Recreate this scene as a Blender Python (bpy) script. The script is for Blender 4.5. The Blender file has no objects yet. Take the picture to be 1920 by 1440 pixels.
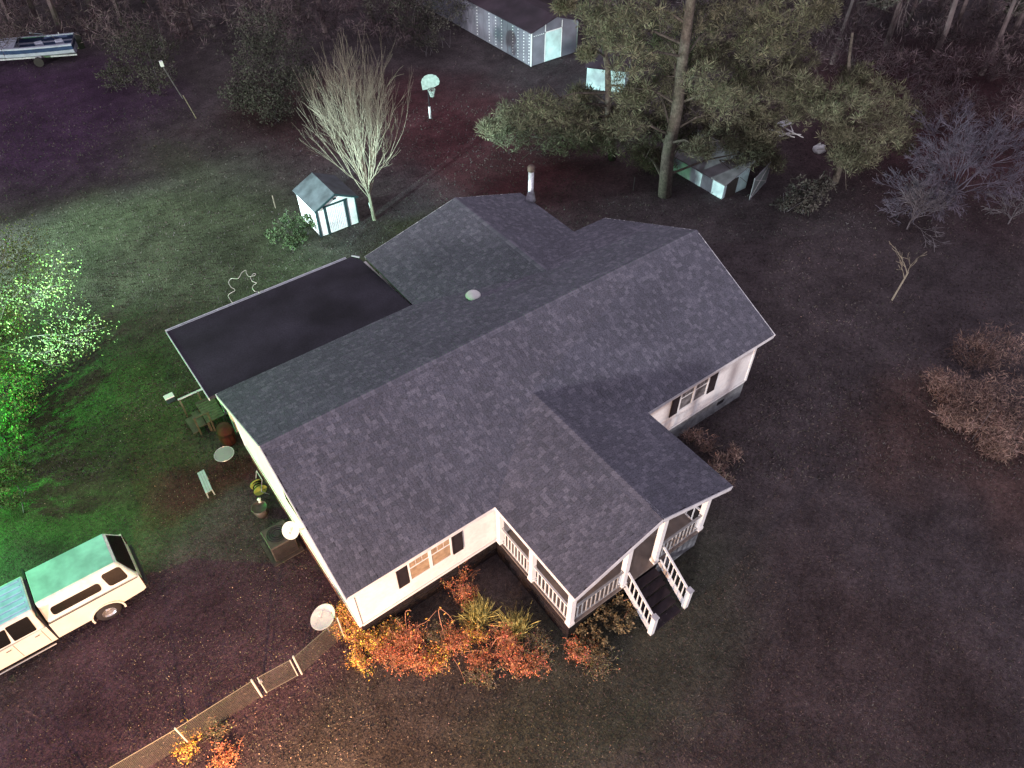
import bpy, math, random
import numpy as np
from mathutils import Vector, Matrix
random.seed(7); RNG = np.random.default_rng(7)
sc = bpy.context.scene
COL = sc.collection
R = math.radians

# ------------------------------------------------------------------ camera
CAM = np.array([-2.1004, -10.3078, 21.7836]); F = 1387.13; PITCH = 0.8106; YAW = 0.6391
cd = bpy.data.cameras.new('camera'); cam = bpy.data.objects.new('camera', cd); COL.objects.link(cam)
cd.sensor_width = 36.0; cd.sensor_fit = 'HORIZONTAL'; cd.lens = F*36/1920; cd.clip_end = 2000; cd.clip_start = .1
cam.location = CAM; cam.rotation_euler = (math.pi/2-PITCH, 0, -YAW)
sc.camera = cam
FWH = np.array([math.sin(YAW), math.cos(YAW), 0]); RT = np.array([math.cos(YAW), -math.sin(YAW), 0])
FW = FWH*math.cos(PITCH)+np.array([0, 0, -math.sin(PITCH)]); UP = np.cross(RT, FW)
def ray(u, v): return FW*F+RT*(u-960)-UP*(v-720)
def gp(u, v, z=0.0):                      # the place on level z seen at a photo pixel
    d = ray(u, v); return CAM+d*(z-CAM[2])/d[2]
def dp(u, v, D):                          # the place D metres away along the ground
    d = ray(u, v); return CAM+d*D/(d@FWH)

# ------------------------------------------------------------------ sky, night light
SUN_EL, SUN_AZ = R(6.5), math.atan2(-.55, -.83)      # comes from the front left of the house
w = bpy.data.worlds.new('World'); sc.world = w; w.use_nodes = True
nt = w.node_tree; nt.nodes.clear()
sky = nt.nodes.new('ShaderNodeTexSky'); sky.sky_type = 'NISHITA'; sky.sun_disc = False
sky.sun_elevation = SUN_EL; sky.sun_rotation = math.pi/2-SUN_AZ
mx = nt.nodes.new('ShaderNodeMixRGB'); mx.inputs[0].default_value = .93
mx.inputs[2].default_value = (6.6, 5.9, 7.1, 1)     # town glow on low cloud
bg = nt.nodes.new('ShaderNodeBackground'); bg.inputs[1].default_value = .101
wo = nt.nodes.new('ShaderNodeOutputWorld')
nt.links.new(sky.outputs[0], mx.inputs[1]); nt.links.new(mx.outputs[0], bg.inputs[0]); nt.links.new(bg.outputs[0], wo.inputs[0])
sd = bpy.data.lights.new('sun', 'SUN'); sd.energy = 2.9; sd.angle = R(2.5); sd.color = (1, .95, .97)
so = bpy.data.objects.new('sun', sd); COL.objects.link(so)
sdir = Vector((math.cos(SUN_EL)*math.cos(SUN_AZ), math.cos(SUN_EL)*math.sin(SUN_AZ), math.sin(SUN_EL)))
so.rotation_euler = sdir.to_track_quat('Z', 'Y').to_euler()
sc.view_settings.view_transform = 'Standard'; sc.view_settings.look = 'None'
sc.view_settings.exposure = 0; sc.view_settings.gamma = 1; sc.view_settings.use_curve_mapping = False
# (position, colour, power, aim, cone, radius): the street and scene lamps standing outside the picture
LAMPS = [((-12.8, 14.6, 3.7), (.07, 1.0, .11), 10500, None, 0, .18),
         ((-20.0, 32.0, 3.6), (.78, 1.0, .97), 115000, (18, 20, .5), 34, .5),
         ((-6.4, -5.6, 2.5), (1.0, .54, .26), 9600, None, 0, .15),
         ((-15.0, 10.0, 6.8), (.65, 1.0, .97), 110000, (21, 25.3, 1.0), 19, .15)]
for k, (p, c, e, aim, cone, rad) in enumerate(LAMPS):
    ld = bpy.data.lights.new('street_lamp_light', 'SPOT' if aim else 'POINT'); ld.energy = e; ld.color = c; ld.shadow_soft_size = rad
    lo = bpy.data.objects.new('street_lamp_light', ld); COL.objects.link(lo); lo.location = p
    if aim:
        ld.spot_size = R(cone); ld.spot_blend = .6
        lo.rotation_euler = (Vector(p)-Vector(aim)).to_track_quat('Z', 'Y').to_euler()

# ------------------------------------------------------------------ materials
def nd(t, kind, **kw):
    n = t.nodes.new(kind)
    for k, v in kw.items(): setattr(n, k, v)
    return n
def mat(name, col, rough=.75, var=.25, scale=6, bump=0, metal=0, attr=False, spec=.3, col2=None, detail=6, emit=None, fine=0, fscale=60):
    m = bpy.data.materials.new(name); m.use_nodes = True; t = m.node_tree; b = t.nodes['Principled BSDF']
    b.inputs['Roughness'].default_value = rough; b.inputs['Metallic'].default_value = metal
    b.inputs['Specular IOR Level'].default_value = spec
    tc = nd(t, 'ShaderNodeTexCoord'); n = nd(t, 'ShaderNodeTexNoise'); n.inputs['Scale'].default_value = scale; n.inputs['Detail'].default_value = detail
    t.links.new(tc.outputs['Object'], n.inputs['Vector'])
    r = nd(t, 'ShaderNodeValToRGB'); t.links.new(n.outputs[0], r.inputs[0])
    c2 = col2 if col2 else tuple(min(1, c*(1+var)) for c in col)
    r.color_ramp.elements[0].position = .32; r.color_ramp.elements[1].position = .68
    r.color_ramp.elements[0].color = (*[c*(1-var) for c in col], 1); r.color_ramp.elements[1].color = (*c2, 1)
    out = r.outputs[0]
    if attr:
        a = nd(t, 'ShaderNodeAttribute', attribute_name='col'); mm = nd(t, 'ShaderNodeMixRGB', blend_type='MULTIPLY'); mm.inputs[0].default_value = 1
        t.links.new(out, mm.inputs[1]); t.links.new(a.outputs['Color'], mm.inputs[2]); out = mm.outputs[0]
    if fine:
        n2 = nd(t, 'ShaderNodeTexNoise'); n2.inputs['Scale'].default_value = fscale; n2.inputs['Detail'].default_value = 3
        t.links.new(tc.outputs['Object'], n2.inputs['Vector'])
        mr = nd(t, 'ShaderNodeMapRange'); mr.inputs[1].default_value = .3; mr.inputs[2].default_value = .7
        mr.inputs[3].default_value = 1-fine; mr.inputs[4].default_value = 1+fine; t.links.new(n2.outputs[0], mr.inputs[0])
        vm = nd(t, 'ShaderNodeVectorMath', operation='SCALE'); t.links.new(out, vm.inputs[0]); t.links.new(mr.outputs[0], vm.inputs['Scale']); out = vm.outputs[0]
    t.links.new(out, b.inputs['Base Color'])
    if bump:
        bp = nd(t, 'ShaderNodeBump'); bp.inputs['Strength'].default_value = bump; bp.inputs['Distance'].default_value = .02
        t.links.new(n.outputs[0], bp.inputs['Height']); t.links.new(bp.outputs[0], b.inputs['Normal'])
    if emit:
        b.inputs['Emission Color'].default_value = (*emit, 1); b.inputs['Emission Strength'].default_value = 1
    return m
M = dict(
 shingle=mat('shingle_grey', (.112, .114, .138), .9, .12, .5, attr=True, fine=.35, fscale=24),
 deck=mat('roof_underlay', (.055, .05, .06), .9, .2, 3),
 roll=mat('rolled_roofing', (.030, .027, .038), .85, .45, .55, fine=.25, fscale=20),
 siding=mat('white_siding', (.74, .73, .72), .6, .10, 1.2, fine=.06, fscale=8),
 trim=mat('white_trim', (.80, .80, .80), .5, .05, 3),
 gutter=mat('gutter_white', (.55, .57, .62), .45, .15, 5),
 fascia=mat('fascia_white', (.66, .66, .68), .5, .12, 5),
 shutter=mat('dark_shutter', (.022, .016, .018), .5, .2, 8),
 pane=mat('window_glass', (.05, .04, .035), .12, .6, 2.5, spec=.7),
 pale_pane=mat('pale_curtain_glass', (.17, .165, .17), .25, .55, 4, spec=.6),
 curtain=mat('curtain_tan', (.36, .26, .17), .4, .25, 6),
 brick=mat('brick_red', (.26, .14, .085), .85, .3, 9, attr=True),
 brickd=mat('brick_painted_shade', (.016, .012, .014), .9, .3, 9, attr=True),  # same brick, with the shade on front and porch base painted in
 mortar=mat('mortar', (.30, .27, .25), .9, .2, 20),
 skirt=mat('parged_block', (.17, .18, .19), .9, .35, 3.5, fine=.2, fscale=15),
 stepd=mat('dark_steps', (.028, .020, .026), .85, .3, 4),
 railg=mat('rail_painted_shade', (.34, .35, .36), .6, .2, 6),  # darker copy of the white trim: shade on the front rails painted in
 floorw=mat('porch_floor', (.19, .16, .145), .7, .25, 2),
 dark=mat('dark_plastic', (.02, .018, .022), .45, .2, 5),
 acmetal=mat('ac_metal', (.065, .055, .05), .5, .2, 6),
 steel=mat('galvanised_steel', (.55, .56, .60), .38, .25, 9, metal=.6),
 rust=mat('rusty_cap', (.10, .07, .06), .8, .3, 9),
 dish=mat('dish_white', (.70, .70, .68), .4, .08, 4),
 truckw=mat('truck_white', (.72, .68, .60), .28, .05, 2, spec=.5),
 capw=mat('cap_white', (.66, .68, .66), .42, .14, 3.5, spec=.4, fine=.1, fscale=6),
 mintp=mat('painted_green_light', (.30, .68, .55), .4, .22, 2.2, spec=.4),  # green lamp light on the white shell top, put into the colour
 bluep=mat('painted_blue_light', (.36, .56, .78), .4, .2, 3, spec=.4),  # bluish light on the white cab roof, put into the colour
 tint=mat('tinted_glass', (.006, .006, .007), .12, .2, 3, spec=.6),
 tyre=mat('tyre_rubber', (.03, .026, .026), .8, .2, 20),
 rim=mat('chrome_rim', (.75, .75, .78), .22, .1, 20, metal=.8),
 chrome=mat('chrome', (.7, .7, .7), .2, .1, 5, metal=.9),
 wood=mat('deck_wood', (.085, .08, .06), .8, .25, 4),
 boardw=mat('pale_board', (.42, .50, .55), .6, .15, 6),
 bark=mat('pine_bark', (.088, .075, .062), .95, .35, 5, bump=.5, fine=.3, fscale=14),
 twig=mat('pale_twig', (.24, .21, .16), .9, .25, 3),
 twigd=mat('grey_twig', (.10, .09, .10), .9, .3, 3),
 twigp=mat('purple_twig', (.085, .074, .098), .9, .3, 3),
 trunkd=mat('forest_trunk', (.105, .08, .082), .9, .3, 2),
 needle=mat('pine_needles', (.112, .108, .070), .8, .25, .5, attr=True, spec=.15),
 needled=mat('dark_evergreen', (.062, .058, .050), .8, .4, .5, attr=True, spec=.15),
 leafd=mat('dull_green_leaf', (.055, .085, .035), .85, .35, 1.2, attr=True),
 leafg=mat('green_leaf', (.10, .15, .045), .9, .35, 1.2, attr=True),
 leafy=mat('yellow_leaf', (.72, .46, .10), .55, .3, 3, attr=True),
 leafo=mat('russet_leaf', (.52, .20, .10), .6, .4, 3, attr=True),
 leafb=mat('brown_leaf', (.17, .13, .07), .7, .4, 3, attr=True),
 spiky=mat('olive_blades', (.42, .38, .15), .6, .3, 3, attr=True),
 stalk=mat('dry_stalk', (.48, .24, .15), .7, .2, 4),
 straw2=mat('dim_undergrowth', (.098, .072, .078), .9, .35, .3, attr=True, spec=.1),
 straw=mat('brush_straw', (.20, .135, .115), .85, .35, .9, attr=True),
 grass=mat('grass_blades', (.062, .052, .050), .85, .4, .35, attr=True, spec=.1),
 litter=mat('fallen_leaves', (.22, .17, .12), .6, .4, .6, attr=True),
 shedw=mat('shed_white', (.78, .80, .80), .5, .06, 4),
 shedt=mat('shed_teal_trim', (.022, .042, .048), .5, .1, 4),
 shedr=mat('shed_roof', (.06, .068, .078), .6, .35, 2.2),
 barn=mat('barn_siding', (.19, .19, .23), .6, .25, .8),
 barnr=mat('barn_roof', (.035, .022, .032), .8, .3, 1),
 screw=mat('bright_screw', (.85, .88, .88), .4, .05, 5),
 barndoor=mat('door_painted_light', (.60, .84, .82), .5, .2, 1.6),  # cyan light falling on the gable, painted into the door colour
 fiber=mat('siding_painted_light', (.62, .80, .84), .6, .25, 2),  # cyan lamp light on the far walls, painted into the siding colour
 grayroof=mat('weathered_roof', (.20, .20, .21), .8, .3, 2),
 hull=mat('boat_hull_white', (.42, .46, .56), .4, .15, 3),
 hullb=mat('boat_stripe_blue', (.035, .06, .13), .35, .2, 3),
 hoopw=mat('backboard_grey', (.26, .32, .30), .5, .2, 7),
 yellow=mat('yellow_green_plastic', (.20, .24, .05), .4, .2, 5),
 redp=mat('dark_red_fabric', (.05, .012, .010), .8, .3, 5),
 wire=mat('fence_wire', (.20, .18, .15), .45, .1, 5, metal=.3),
 post=mat('fence_post_steel', (.75, .72, .66), .4, .1, 5, metal=.3),
)

# glass dark see-through dome etc. are handled by 'pane' and 'tint'
# ground: mown lawn, bare dirt and pine straw, told apart by where they lie
def ground_mat():
    m = bpy.data.materials.new('yard_ground'); m.use_nodes = True; t = m.node_tree; b = t.nodes['Principled BSDF']
    b.inputs['Roughness'].default_value = .95; b.inputs['Specular IOR Level'].default_value = .1
    tc = nd(t, 'ShaderNodeTexCoord')
    wn = nd(t, 'ShaderNodeTexNoise'); wn.inputs['Scale'].default_value = .16; wn.inputs['Detail'].default_value = 5
    t.links.new(tc.outputs['Object'], wn.inputs['Vector'])
    sub = nd(t, 'ShaderNodeVectorMath', operation='SUBTRACT'); t.links.new(wn.outputs['Color'], sub.inputs[0]); sub.inputs[1].default_value = (.5, .5, .5)
    sca = nd(t, 'ShaderNodeVectorMath', operation='SCALE'); t.links.new(sub.outputs[0], sca.inputs[0]); sca.inputs['Scale'].default_value = 9
    add = nd(t, 'ShaderNodeVectorMath', operation='ADD'); t.links.new(tc.outputs['Object'], add.inputs[0]); t.links.new(sca.outputs[0], add.inputs[1])
    base = nd(t, 'ShaderNodeRGB'); base.outputs[0].default_value = (.060, .049, .052, 1); cur = base.outputs[0]
    zones = [((2, 23), (10, 11), (.060, .076, .042)), ((-5, 13), (6.5, 7), (.062, .075, .034)),
             ((-5, 2.5), (7.5, 4), (.066, .040, .052)), ((20, 24), (7, 12), (.066, .026, .030)),
             ((14, 33), (6, 8), (.055, .034, .034)), ((0, 43), (9, 13), (.050, .027, .053)),
             ((12, 16.2), (7, 3), (.052, .056, .030)), ((6, -5), (7, 3.5), (.054, .055, .042)),
             ((9, -10), (8, 4), (.062, .046, .046)), ((-1.5, 9.2), (3.2, 1.7), (.070, .034, .032)),
             ((0, -2), (5, 3), (.054, .045, .042)), ((48, 8), (16, 14), (.052, .026, .030)), ((22, -6), (4, 4), (.078, .05, .046)),
             ((3, 2.3), (2, 2.2), (.032, .024, .030))]
    for (cx, cy), (rx, ry), c in zones:
        mp = nd(t, 'ShaderNodeMapping'); mp.inputs['Location'].default_value = (-cx/rx, -cy/ry, 0); mp.inputs['Scale'].default_value = (1/rx, 1/ry, 0)
        t.links.new(add.outputs[0], mp.inputs[0])
        ln = nd(t, 'ShaderNodeVectorMath', operation='LENGTH'); t.links.new(mp.outputs[0], ln.inputs[0])
        mr = nd(t, 'ShaderNodeMapRange', interpolation_type='SMOOTHSTEP'); mr.inputs[1].default_value = 1.15; mr.inputs[2].default_value = .45; mr.inputs[3].default_value = 0; mr.inputs[4].default_value = 1
        t.links.new(ln.outputs['Value'], mr.inputs[0])
        mm = nd(t, 'ShaderNodeMixRGB'); t.links.new(mr.outputs[0], mm.inputs[0]); t.links.new(cur, mm.inputs[1]); mm.inputs[2].default_value = (*c, 1); cur = mm.outputs[0]
    for s, lo, hi, det in ((.35, .70, 1.18, 6), (1.3, .80, 1.32, 6), (7, .74, 1.34, 4), (34, .6, 1.5, 3)):
        n2 = nd(t, 'ShaderNodeTexNoise'); n2.inputs['Scale'].default_value = s; n2.inputs['Detail'].default_value = det; t.links.new(tc.outputs['Object'], n2.inputs['Vector'])
        mr = nd(t, 'ShaderNodeMapRange'); mr.inputs[1].default_value = .3; mr.inputs[2].default_value = .7; mr.inputs[3].default_value = lo; mr.inputs[4].default_value = hi
        t.links.new(n2.outputs[0], mr.inputs[0]); sv = nd(t, 'ShaderNodeVectorMath', operation='SCALE'); t.links.new(cur, sv.inputs[0]); t.links.new(mr.outputs[0], sv.inputs['Scale']); cur = sv.outputs[0]
    t.links.new(cur, b.inputs['Base Color'])
    n3 = nd(t, 'ShaderNodeTexNoise'); n3.inputs['Scale'].default_value = 14; n3.inputs['Detail'].default_value = 5; t.links.new(tc.outputs['Object'], n3.inputs['Vector'])
    bp = nd(t, 'ShaderNodeBump'); bp.inputs['Strength'].default_value = .7; bp.inputs['Distance'].default_value = .05
    t.links.new(n3.outputs[0], bp.inputs['Height']); t.links.new(bp.outputs[0], b.inputs['Normal'])
    return m
M['ground'] = ground_mat()

# ------------------------------------------------------------------ builders
def thing(name, label, cat, loc=(0, 0, 0), group=None):
    o = bpy.data.objects.new(name, None); COL.objects.link(o); o.location = loc; o.empty_display_size = .2
    return tag(o, label, cat, group)
def tag(o, label=None, cat=None, group=None, kind=None):
    if label: o['label'] = label
    if cat: o['category'] = cat
    if group: o['group'] = group
    if kind: o['kind'] = kind
    return o
def wloc(o):
    v = Vector((0, 0, 0))
    while o: v += o.location; o = o.parent
    return np.array(v)
class MB:
    def __init__(s): s.v = []; s.f = []; s.c = []
    def add(s, vs, fs, col=(1, 1, 1)):
        b = len(s.v); s.v.extend([tuple(map(float, v)) for v in vs]); s.f.extend([tuple(b+i for i in f) for f in fs]); s.c.extend([col]*len(fs)); return s
    def box(s, a, b, col=(1, 1, 1)):
        x0, y0, z0 = a; x1, y1, z1 = b
        return s.add([(x0, y0, z0), (x1, y0, z0), (x1, y1, z0), (x0, y1, z0), (x0, y0, z1), (x1, y0, z1), (x1, y1, z1), (x0, y1, z1)],
                     [(0, 3, 2, 1), (4, 5, 6, 7), (0, 1, 5, 4), (1, 2, 6, 5), (2, 3, 7, 6), (3, 0, 4, 7)], col)
    def beam(s, p, q, w, h, up=(0, 0, 1)):
        p = np.array(p, float); q = np.array(q, float); d = q-p; d /= np.linalg.norm(d); u = np.array(up, float)
        sd = np.cross(d, u); sd /= np.linalg.norm(sd)+1e-9; u = np.cross(sd, d)
        vs = [e+sd*a*w/2+u*b*h/2 for e in (p, q) for a, b in ((-1, -1), (1, -1), (1, 1), (-1, 1))]
        return s.add(vs, [(0, 1, 2, 3), (7, 6, 5, 4), (0, 4, 5, 1), (1, 5, 6, 2), (2, 6, 7, 3), (3, 7, 4, 0)])
    def tube(s, pts, rad, n=6, cap=True):
        pts = [np.array(p, float) for p in pts]; rad = rad if hasattr(rad, '__len__') else [rad]*len(pts)
        vs = []; fs = []
        for i, p in enumerate(pts):
            d = pts[min(i+1, len(pts)-1)]-pts[max(i-1, 0)]; d /= np.linalg.norm(d)+1e-9
            a = np.array((0, 0, 1.)) if abs(d[2]) < .8 else np.array((1., 0, 0)); x = np.cross(d, a); x /= np.linalg.norm(x); y = np.cross(d, x)
            vs += [p+rad[i]*(x*math.cos(2*math.pi*k/n)+y*math.sin(2*math.pi*k/n)) for k in range(n)]
        for i in range(len(pts)-1):
            for k in range(n): fs.append((i*n+k, i*n+(k+1) % n, (i+1)*n+(k+1) % n, (i+1)*n+k))
        if cap: fs.append(tuple(range(n))[::-1]); fs.append(tuple((len(pts)-1)*n+k for k in range(n)))
        return s.add(vs, fs)
    def prism(s, poly, off):
        poly = [np.array(p, float) for p in poly]; off = np.array(off, float); n = len(poly)
        return s.add(poly+[p+off for p in poly], [tuple(range(n)), tuple(range(2*n-1, n-1, -1))]+[((i+1) % n, i, i+n, (i+1) % n+n) for i in range(n)])
    def lathe(s, c, prof, n=20, axis=None):
        c = np.array(c, float); ax = np.array((0, 0, 1.)) if axis is None else np.array(axis, float)/np.linalg.norm(axis)
        a = np.array((1., 0, 0)) if abs(ax[0]) < .9 else np.array((0, 1., 0)); x = np.cross(ax, a); x /= np.linalg.norm(x); y = np.cross(ax, x)
        vs = [c+ax*h+r*(x*math.cos(2*math.pi*k/n)+y*math.sin(2*math.pi*k/n)) for r, h in prof for k in range(n)]
        fs = [(i*n+k, i*n+(k+1) % n, (i+1)*n+(k+1) % n, (i+1)*n+k) for i in range(len(prof)-1) for k in range(n)]
        return s.add(vs, fs)
    def mesh(s, name, m, off=(0, 0, 0), smooth=False):
        me = bpy.data.meshes.new(name); o = np.array(off)
        me.from_pydata([tuple(np.array(v)-o) for v in s.v], [], s.f)
        if any(c != (1, 1, 1) for c in s.c):
            at = me.color_attributes.new('col', 'FLOAT_COLOR', 'CORNER'); arr = []
            for f, c in zip(s.f, s.c): arr += [*c, 1]*len(f)
            at.data.foreach_set('color', arr)
        elif 'col' not in me.color_attributes:
            pass
        me.materials.append(M[m])
        if smooth: me.polygons.foreach_set('use_smooth', [True]*len(me.polygons))
        return me
    def build(s, name, m, parent=None, smooth=False, kind=None, label=None, bevel=0, loc=None):
        off = wloc(parent) if parent else (np.array(loc, float) if loc is not None else np.zeros(3))
        o = bpy.data.objects.new(name, s.mesh(name, m, off, smooth)); COL.objects.link(o)
        if parent: o.parent = parent
        elif loc is not None: o.location = loc
        if kind: o['kind'] = kind
        if label: o['label'] = label
        if bevel:
            b = o.modifiers.new('bevel', 'BEVEL'); b.width = bevel; b.segments = 3; b.limit_method = 'ANGLE'
        return o
def npmesh(name, V, nper, m, parent=None, cols=None, kind=None):
    """V: (n, nper, 3) separate faces; cols: (n,3)"""
    V = np.asarray(V, np.float32); n = V.shape[0]; off = wloc(parent) if parent else np.zeros(3)
    me = bpy.data.meshes.new(name); me.vertices.add(n*nper); me.loops.add(n*nper); me.polygons.add(n)
    me.vertices.foreach_set('co', (V-off).astype(np.float32).reshape(-1)); me.loops.foreach_set('vertex_index', np.arange(n*nper, dtype=np.int32))
    me.polygons.foreach_set('loop_start', np.arange(0, n*nper, nper, dtype=np.int32))
    at = me.color_attributes.new('col', 'FLOAT_COLOR', 'CORNER')
    if cols is None: cols = np.ones((n, 3))
    c = np.concatenate([cols, np.ones((n, 1))], 1); at.data.foreach_set('color', np.repeat(c, nper, 0).astype(np.float32).reshape(-1))
    me.update(calc_edges=True); me.materials.append(M[m])
    o = bpy.data.objects.new(name, me); COL.objects.link(o)
    if parent: o.parent = parent
    if kind: o['kind'] = kind
    return o
def quads(P, L, W, up=None, rng=RNG):
    """leaf quads at P with length L and width W in random directions"""
    n = len(P); d = rng.normal(size=(n, 3)); 
    if up is not None: d += np.array(up)
    d /= np.linalg.norm(d, axis=1)[:, None]; e = np.cross(d, rng.normal(size=(n, 3))); e /= np.linalg.norm(e, axis=1)[:, None]
    L = np.broadcast_to(L, n)[:, None]; W = np.broadcast_to(W, n)[:, None]
    return np.stack([P-e*W/2*.4, P+d*L*.5-e*W/2, P+d*L, P+d*L*.5+e*W/2], 1)
def shade(n, lo=.6, hi=1.4, tint=.12, rng=RNG):
    s = rng.uniform(lo, hi, (n, 1)); return s*(1+rng.uniform(-tint, tint, (n, 3)))
def copy_tree(o, parent=None):
    c = o.copy(); COL.objects.link(c); c.parent = parent
    for ch in list(o.children): copy_tree(ch, c)
    return c

# ------------------------------------------------------------------ ground
g = MB(); N = 60; S = 170
xs = [(-1+2*i/N)*S+15 for i in range(N+1)]; ys = [(-1+2*i/N)*S+20 for i in range(N+1)]
g.add([(x, y, 0) for y in ys for x in xs], [(j*(N+1)+i, j*(N+1)+i+1, (j+1)*(N+1)+i+1, (j+1)*(N+1)+i) for j in range(N) for i in range(N)])
tag(g.build('ground', 'ground'), kind='structure')

# ------------------------------------------------------------------ the house
ZE, ZR, YR, W, L = 3.42, 5.51, 4.387, 9.28, 17.5
PX0, PX1, PD, PZ = 4.94, 11.11, -3.69, 4.46; PXM = (PX0+PX1)/2
WX0, WXP, WX1, WY, WZ = 7.78, 12.26, 15.74, 13.07, 4.476
YW, XL, XR, YB, ZB = .35, .22, 17.15, 8.9, .95
house = thing('house', 'single-storey white-sided house under a grey shingle roof with a gabled front porch', 'house', (8.7, 4.6, 0))
roof = MB()
def slab(mb, poly, t=.10):
    p = [np.array(q, float) for q in poly]; mb.prism(p, (0, 0, -t))
sf = (ZR-ZE)/YR; sr = (ZR-ZE)/(W-YR); sp = (PZ-ZE)/(PXM-PX0); swl = (WZ-ZE)/(WXP-WX0); swr = (WZ-ZE)/(WX1-WXP)
yj = (PZ-ZE)/sf; wj = W-(WZ-ZE)/sr
slab(roof, [(0, 0, ZE), (L, 0, ZE), (L, YR, ZR), (0, YR, ZR)]); slab(roof, [(0, YR, ZR), (L, YR, ZR), (L, W, ZE), (0, W, ZE)])
slab(roof, [(PX0, PD, ZE), (PXM, PD, PZ), (PXM, yj, PZ), (PX0, 0.0, ZE)]); slab(roof, [(PXM, PD, PZ), (PX1, PD, ZE), (PX1, 0.0, ZE), (PXM, yj, PZ)])
slab(roof, [(WX0, WY, ZE), (WX0, W, ZE), (WXP, wj, WZ), (WXP, WY, WZ)]); slab(roof, [(WXP, WY, WZ), (WXP, wj, WZ), (WX1, W, ZE), (WX1, WY, ZE)])
ro = roof.build('roof', 'deck', house)
# shingles: every tab its own slab of geometry
def zmain(x, y): return np.where(y < YR, ZE+sf*y, ZR-sr*(y-YR))
TABS = []   # (o, u, v, n, width, length, thick)
def tabs(o, u, v, lu, lv, keep=None):
    o = np.array(o, float); u = np.array(u, float); u /= np.linalg.norm(u); v = np.array(v, float); v /= np.linalg.norm(v); n = np.cross(u, v); n *= np.sign(n[2])
    EX = .15; rows = int(lv/EX)+1
    for r in range(rows):
        a = -random.random()*.25; 
        while a < lu:
            wd = random.choice((.10, .13, .16, .20)); a0 = max(a, 0); a1 = min(a+wd-.006, lu); a += wd
            if a1-a0 < .04: continue
            le = min(EX*1.25, lv-r*EX)
            if le < .03: continue
            p = o+u*a0+v*(r*EX)
            c = p+u*(a1-a0)/2+v*le/2
            if keep and not keep(c): continue
            TABS.append((p, u, v, n, a1-a0, le, random.uniform(.010, .020)))
hf = math.hypot(YR, ZR-ZE); hr = math.hypot(W-YR, ZR-ZE)
kp = lambda c: not (PX0 < c[0] < PX1 and c[1] < yj and PZ-abs(c[0]-PXM)*sp > c[2]+.05)
kw = lambda c: not (WX0 < c[0] < WX1 and ((WZ-(WXP-c[0])*swl) if c[0] < WXP else (WZ-(c[0]-WXP)*swr)) > c[2]+.05)
tabs((0, -.02, ZE), (1, 0, 0), (0, YR, ZR-ZE), L, hf, kp)
tabs((0, W+.02, ZE), (1, 0, 0), (0, YR-W, ZR-ZE), L, hr, kw)
kin = lambda c: c[2] > zmain(c[0], c[1])-.05 or c[1] < 0 or c[1] > W
tabs((PX0-.02, PD, ZE), (0, 1, 0), (PXM-PX0, 0, PZ-ZE), yj-PD, math.hypot(PXM-PX0, PZ-ZE), kin)
tabs((PX1+.02, PD, ZE), (0, 1, 0), (PXM-PX1, 0, PZ-ZE), yj-PD, math.hypot(PXM-PX1, PZ-ZE), kin)
tabs((WX0-.02, wj, ZE), (0, 1, 0), (WXP-WX0, 0, WZ-ZE), WY-wj, math.hypot(WXP-WX0, WZ-ZE), kin)
tabs((WX1+.02, wj, ZE), (0, 1, 0), (WXP-WX1, 0, WZ-ZE), WY-wj, math.hypot(WXP-WX1, WZ-ZE), kin)
TABS.sort(key=lambda t: np.linalg.norm(t[0]-CAM))
SH = [(.84,)*3, (.90, .89, .91), (.97, .95, .98), (1.03, 1.0, 1.02), (1.14, 1.10, 1.12), (1.34, 1.29, 1.29), (.90, .88, .90)]
def tabgeo(wd, le, th):
    return [(0, 0, .003), (wd, 0, .003), (wd, le, .003), (0, le, .003), (0, 0, th), (wd, 0, th), (wd, le, .007), (0, le, .007)]
TF = [(4, 5, 6, 7), (0, 1, 5, 4), (1, 2, 6, 5), (3, 0, 4, 7), (0, 3, 2, 1), (2, 3, 7, 6)]
var = {}
for p, u, v, n, wd, le, th in TABS[:300]:
    key = (round(wd, 2), random.randrange(len(SH)))
    if key not in var:
        b = MB(); b.add(tabgeo(wd, .19, .015), TF, SH[key[1]]); var[key] = b.mesh('shingle', 'shingle')
    o = bpy.data.objects.new('shingle', var[key]); COL.objects.link(o); o.parent = ro
    uu, vv = (u, v) if np.cross(u, v)[2] > 0 else (-u, v)
    q = p if uu is u else p+u*wd
    q = q-wloc(house)
    o.matrix_local = Matrix(((uu[0], vv[0], n[0], q[0]), (uu[1], vv[1], n[1], q[1]), (uu[2], vv[2], n[2], q[2]), (0, 0, 0, 1)))
FV = []; FC = []
for p, u, v, n, wd, le, th in TABS[300:]:
    g8 = [p+u*a+v*b+n*c for a, b, c in tabgeo(wd, le, th)]; s = random.choice(SH)
    for f in TF[:4]: FV.append([g8[i] for i in f]); FC.append(s)
npmesh('shingles', np.array(FV), 4, 'shingle', ro, np.array(FC), kind='stuff')
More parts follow.
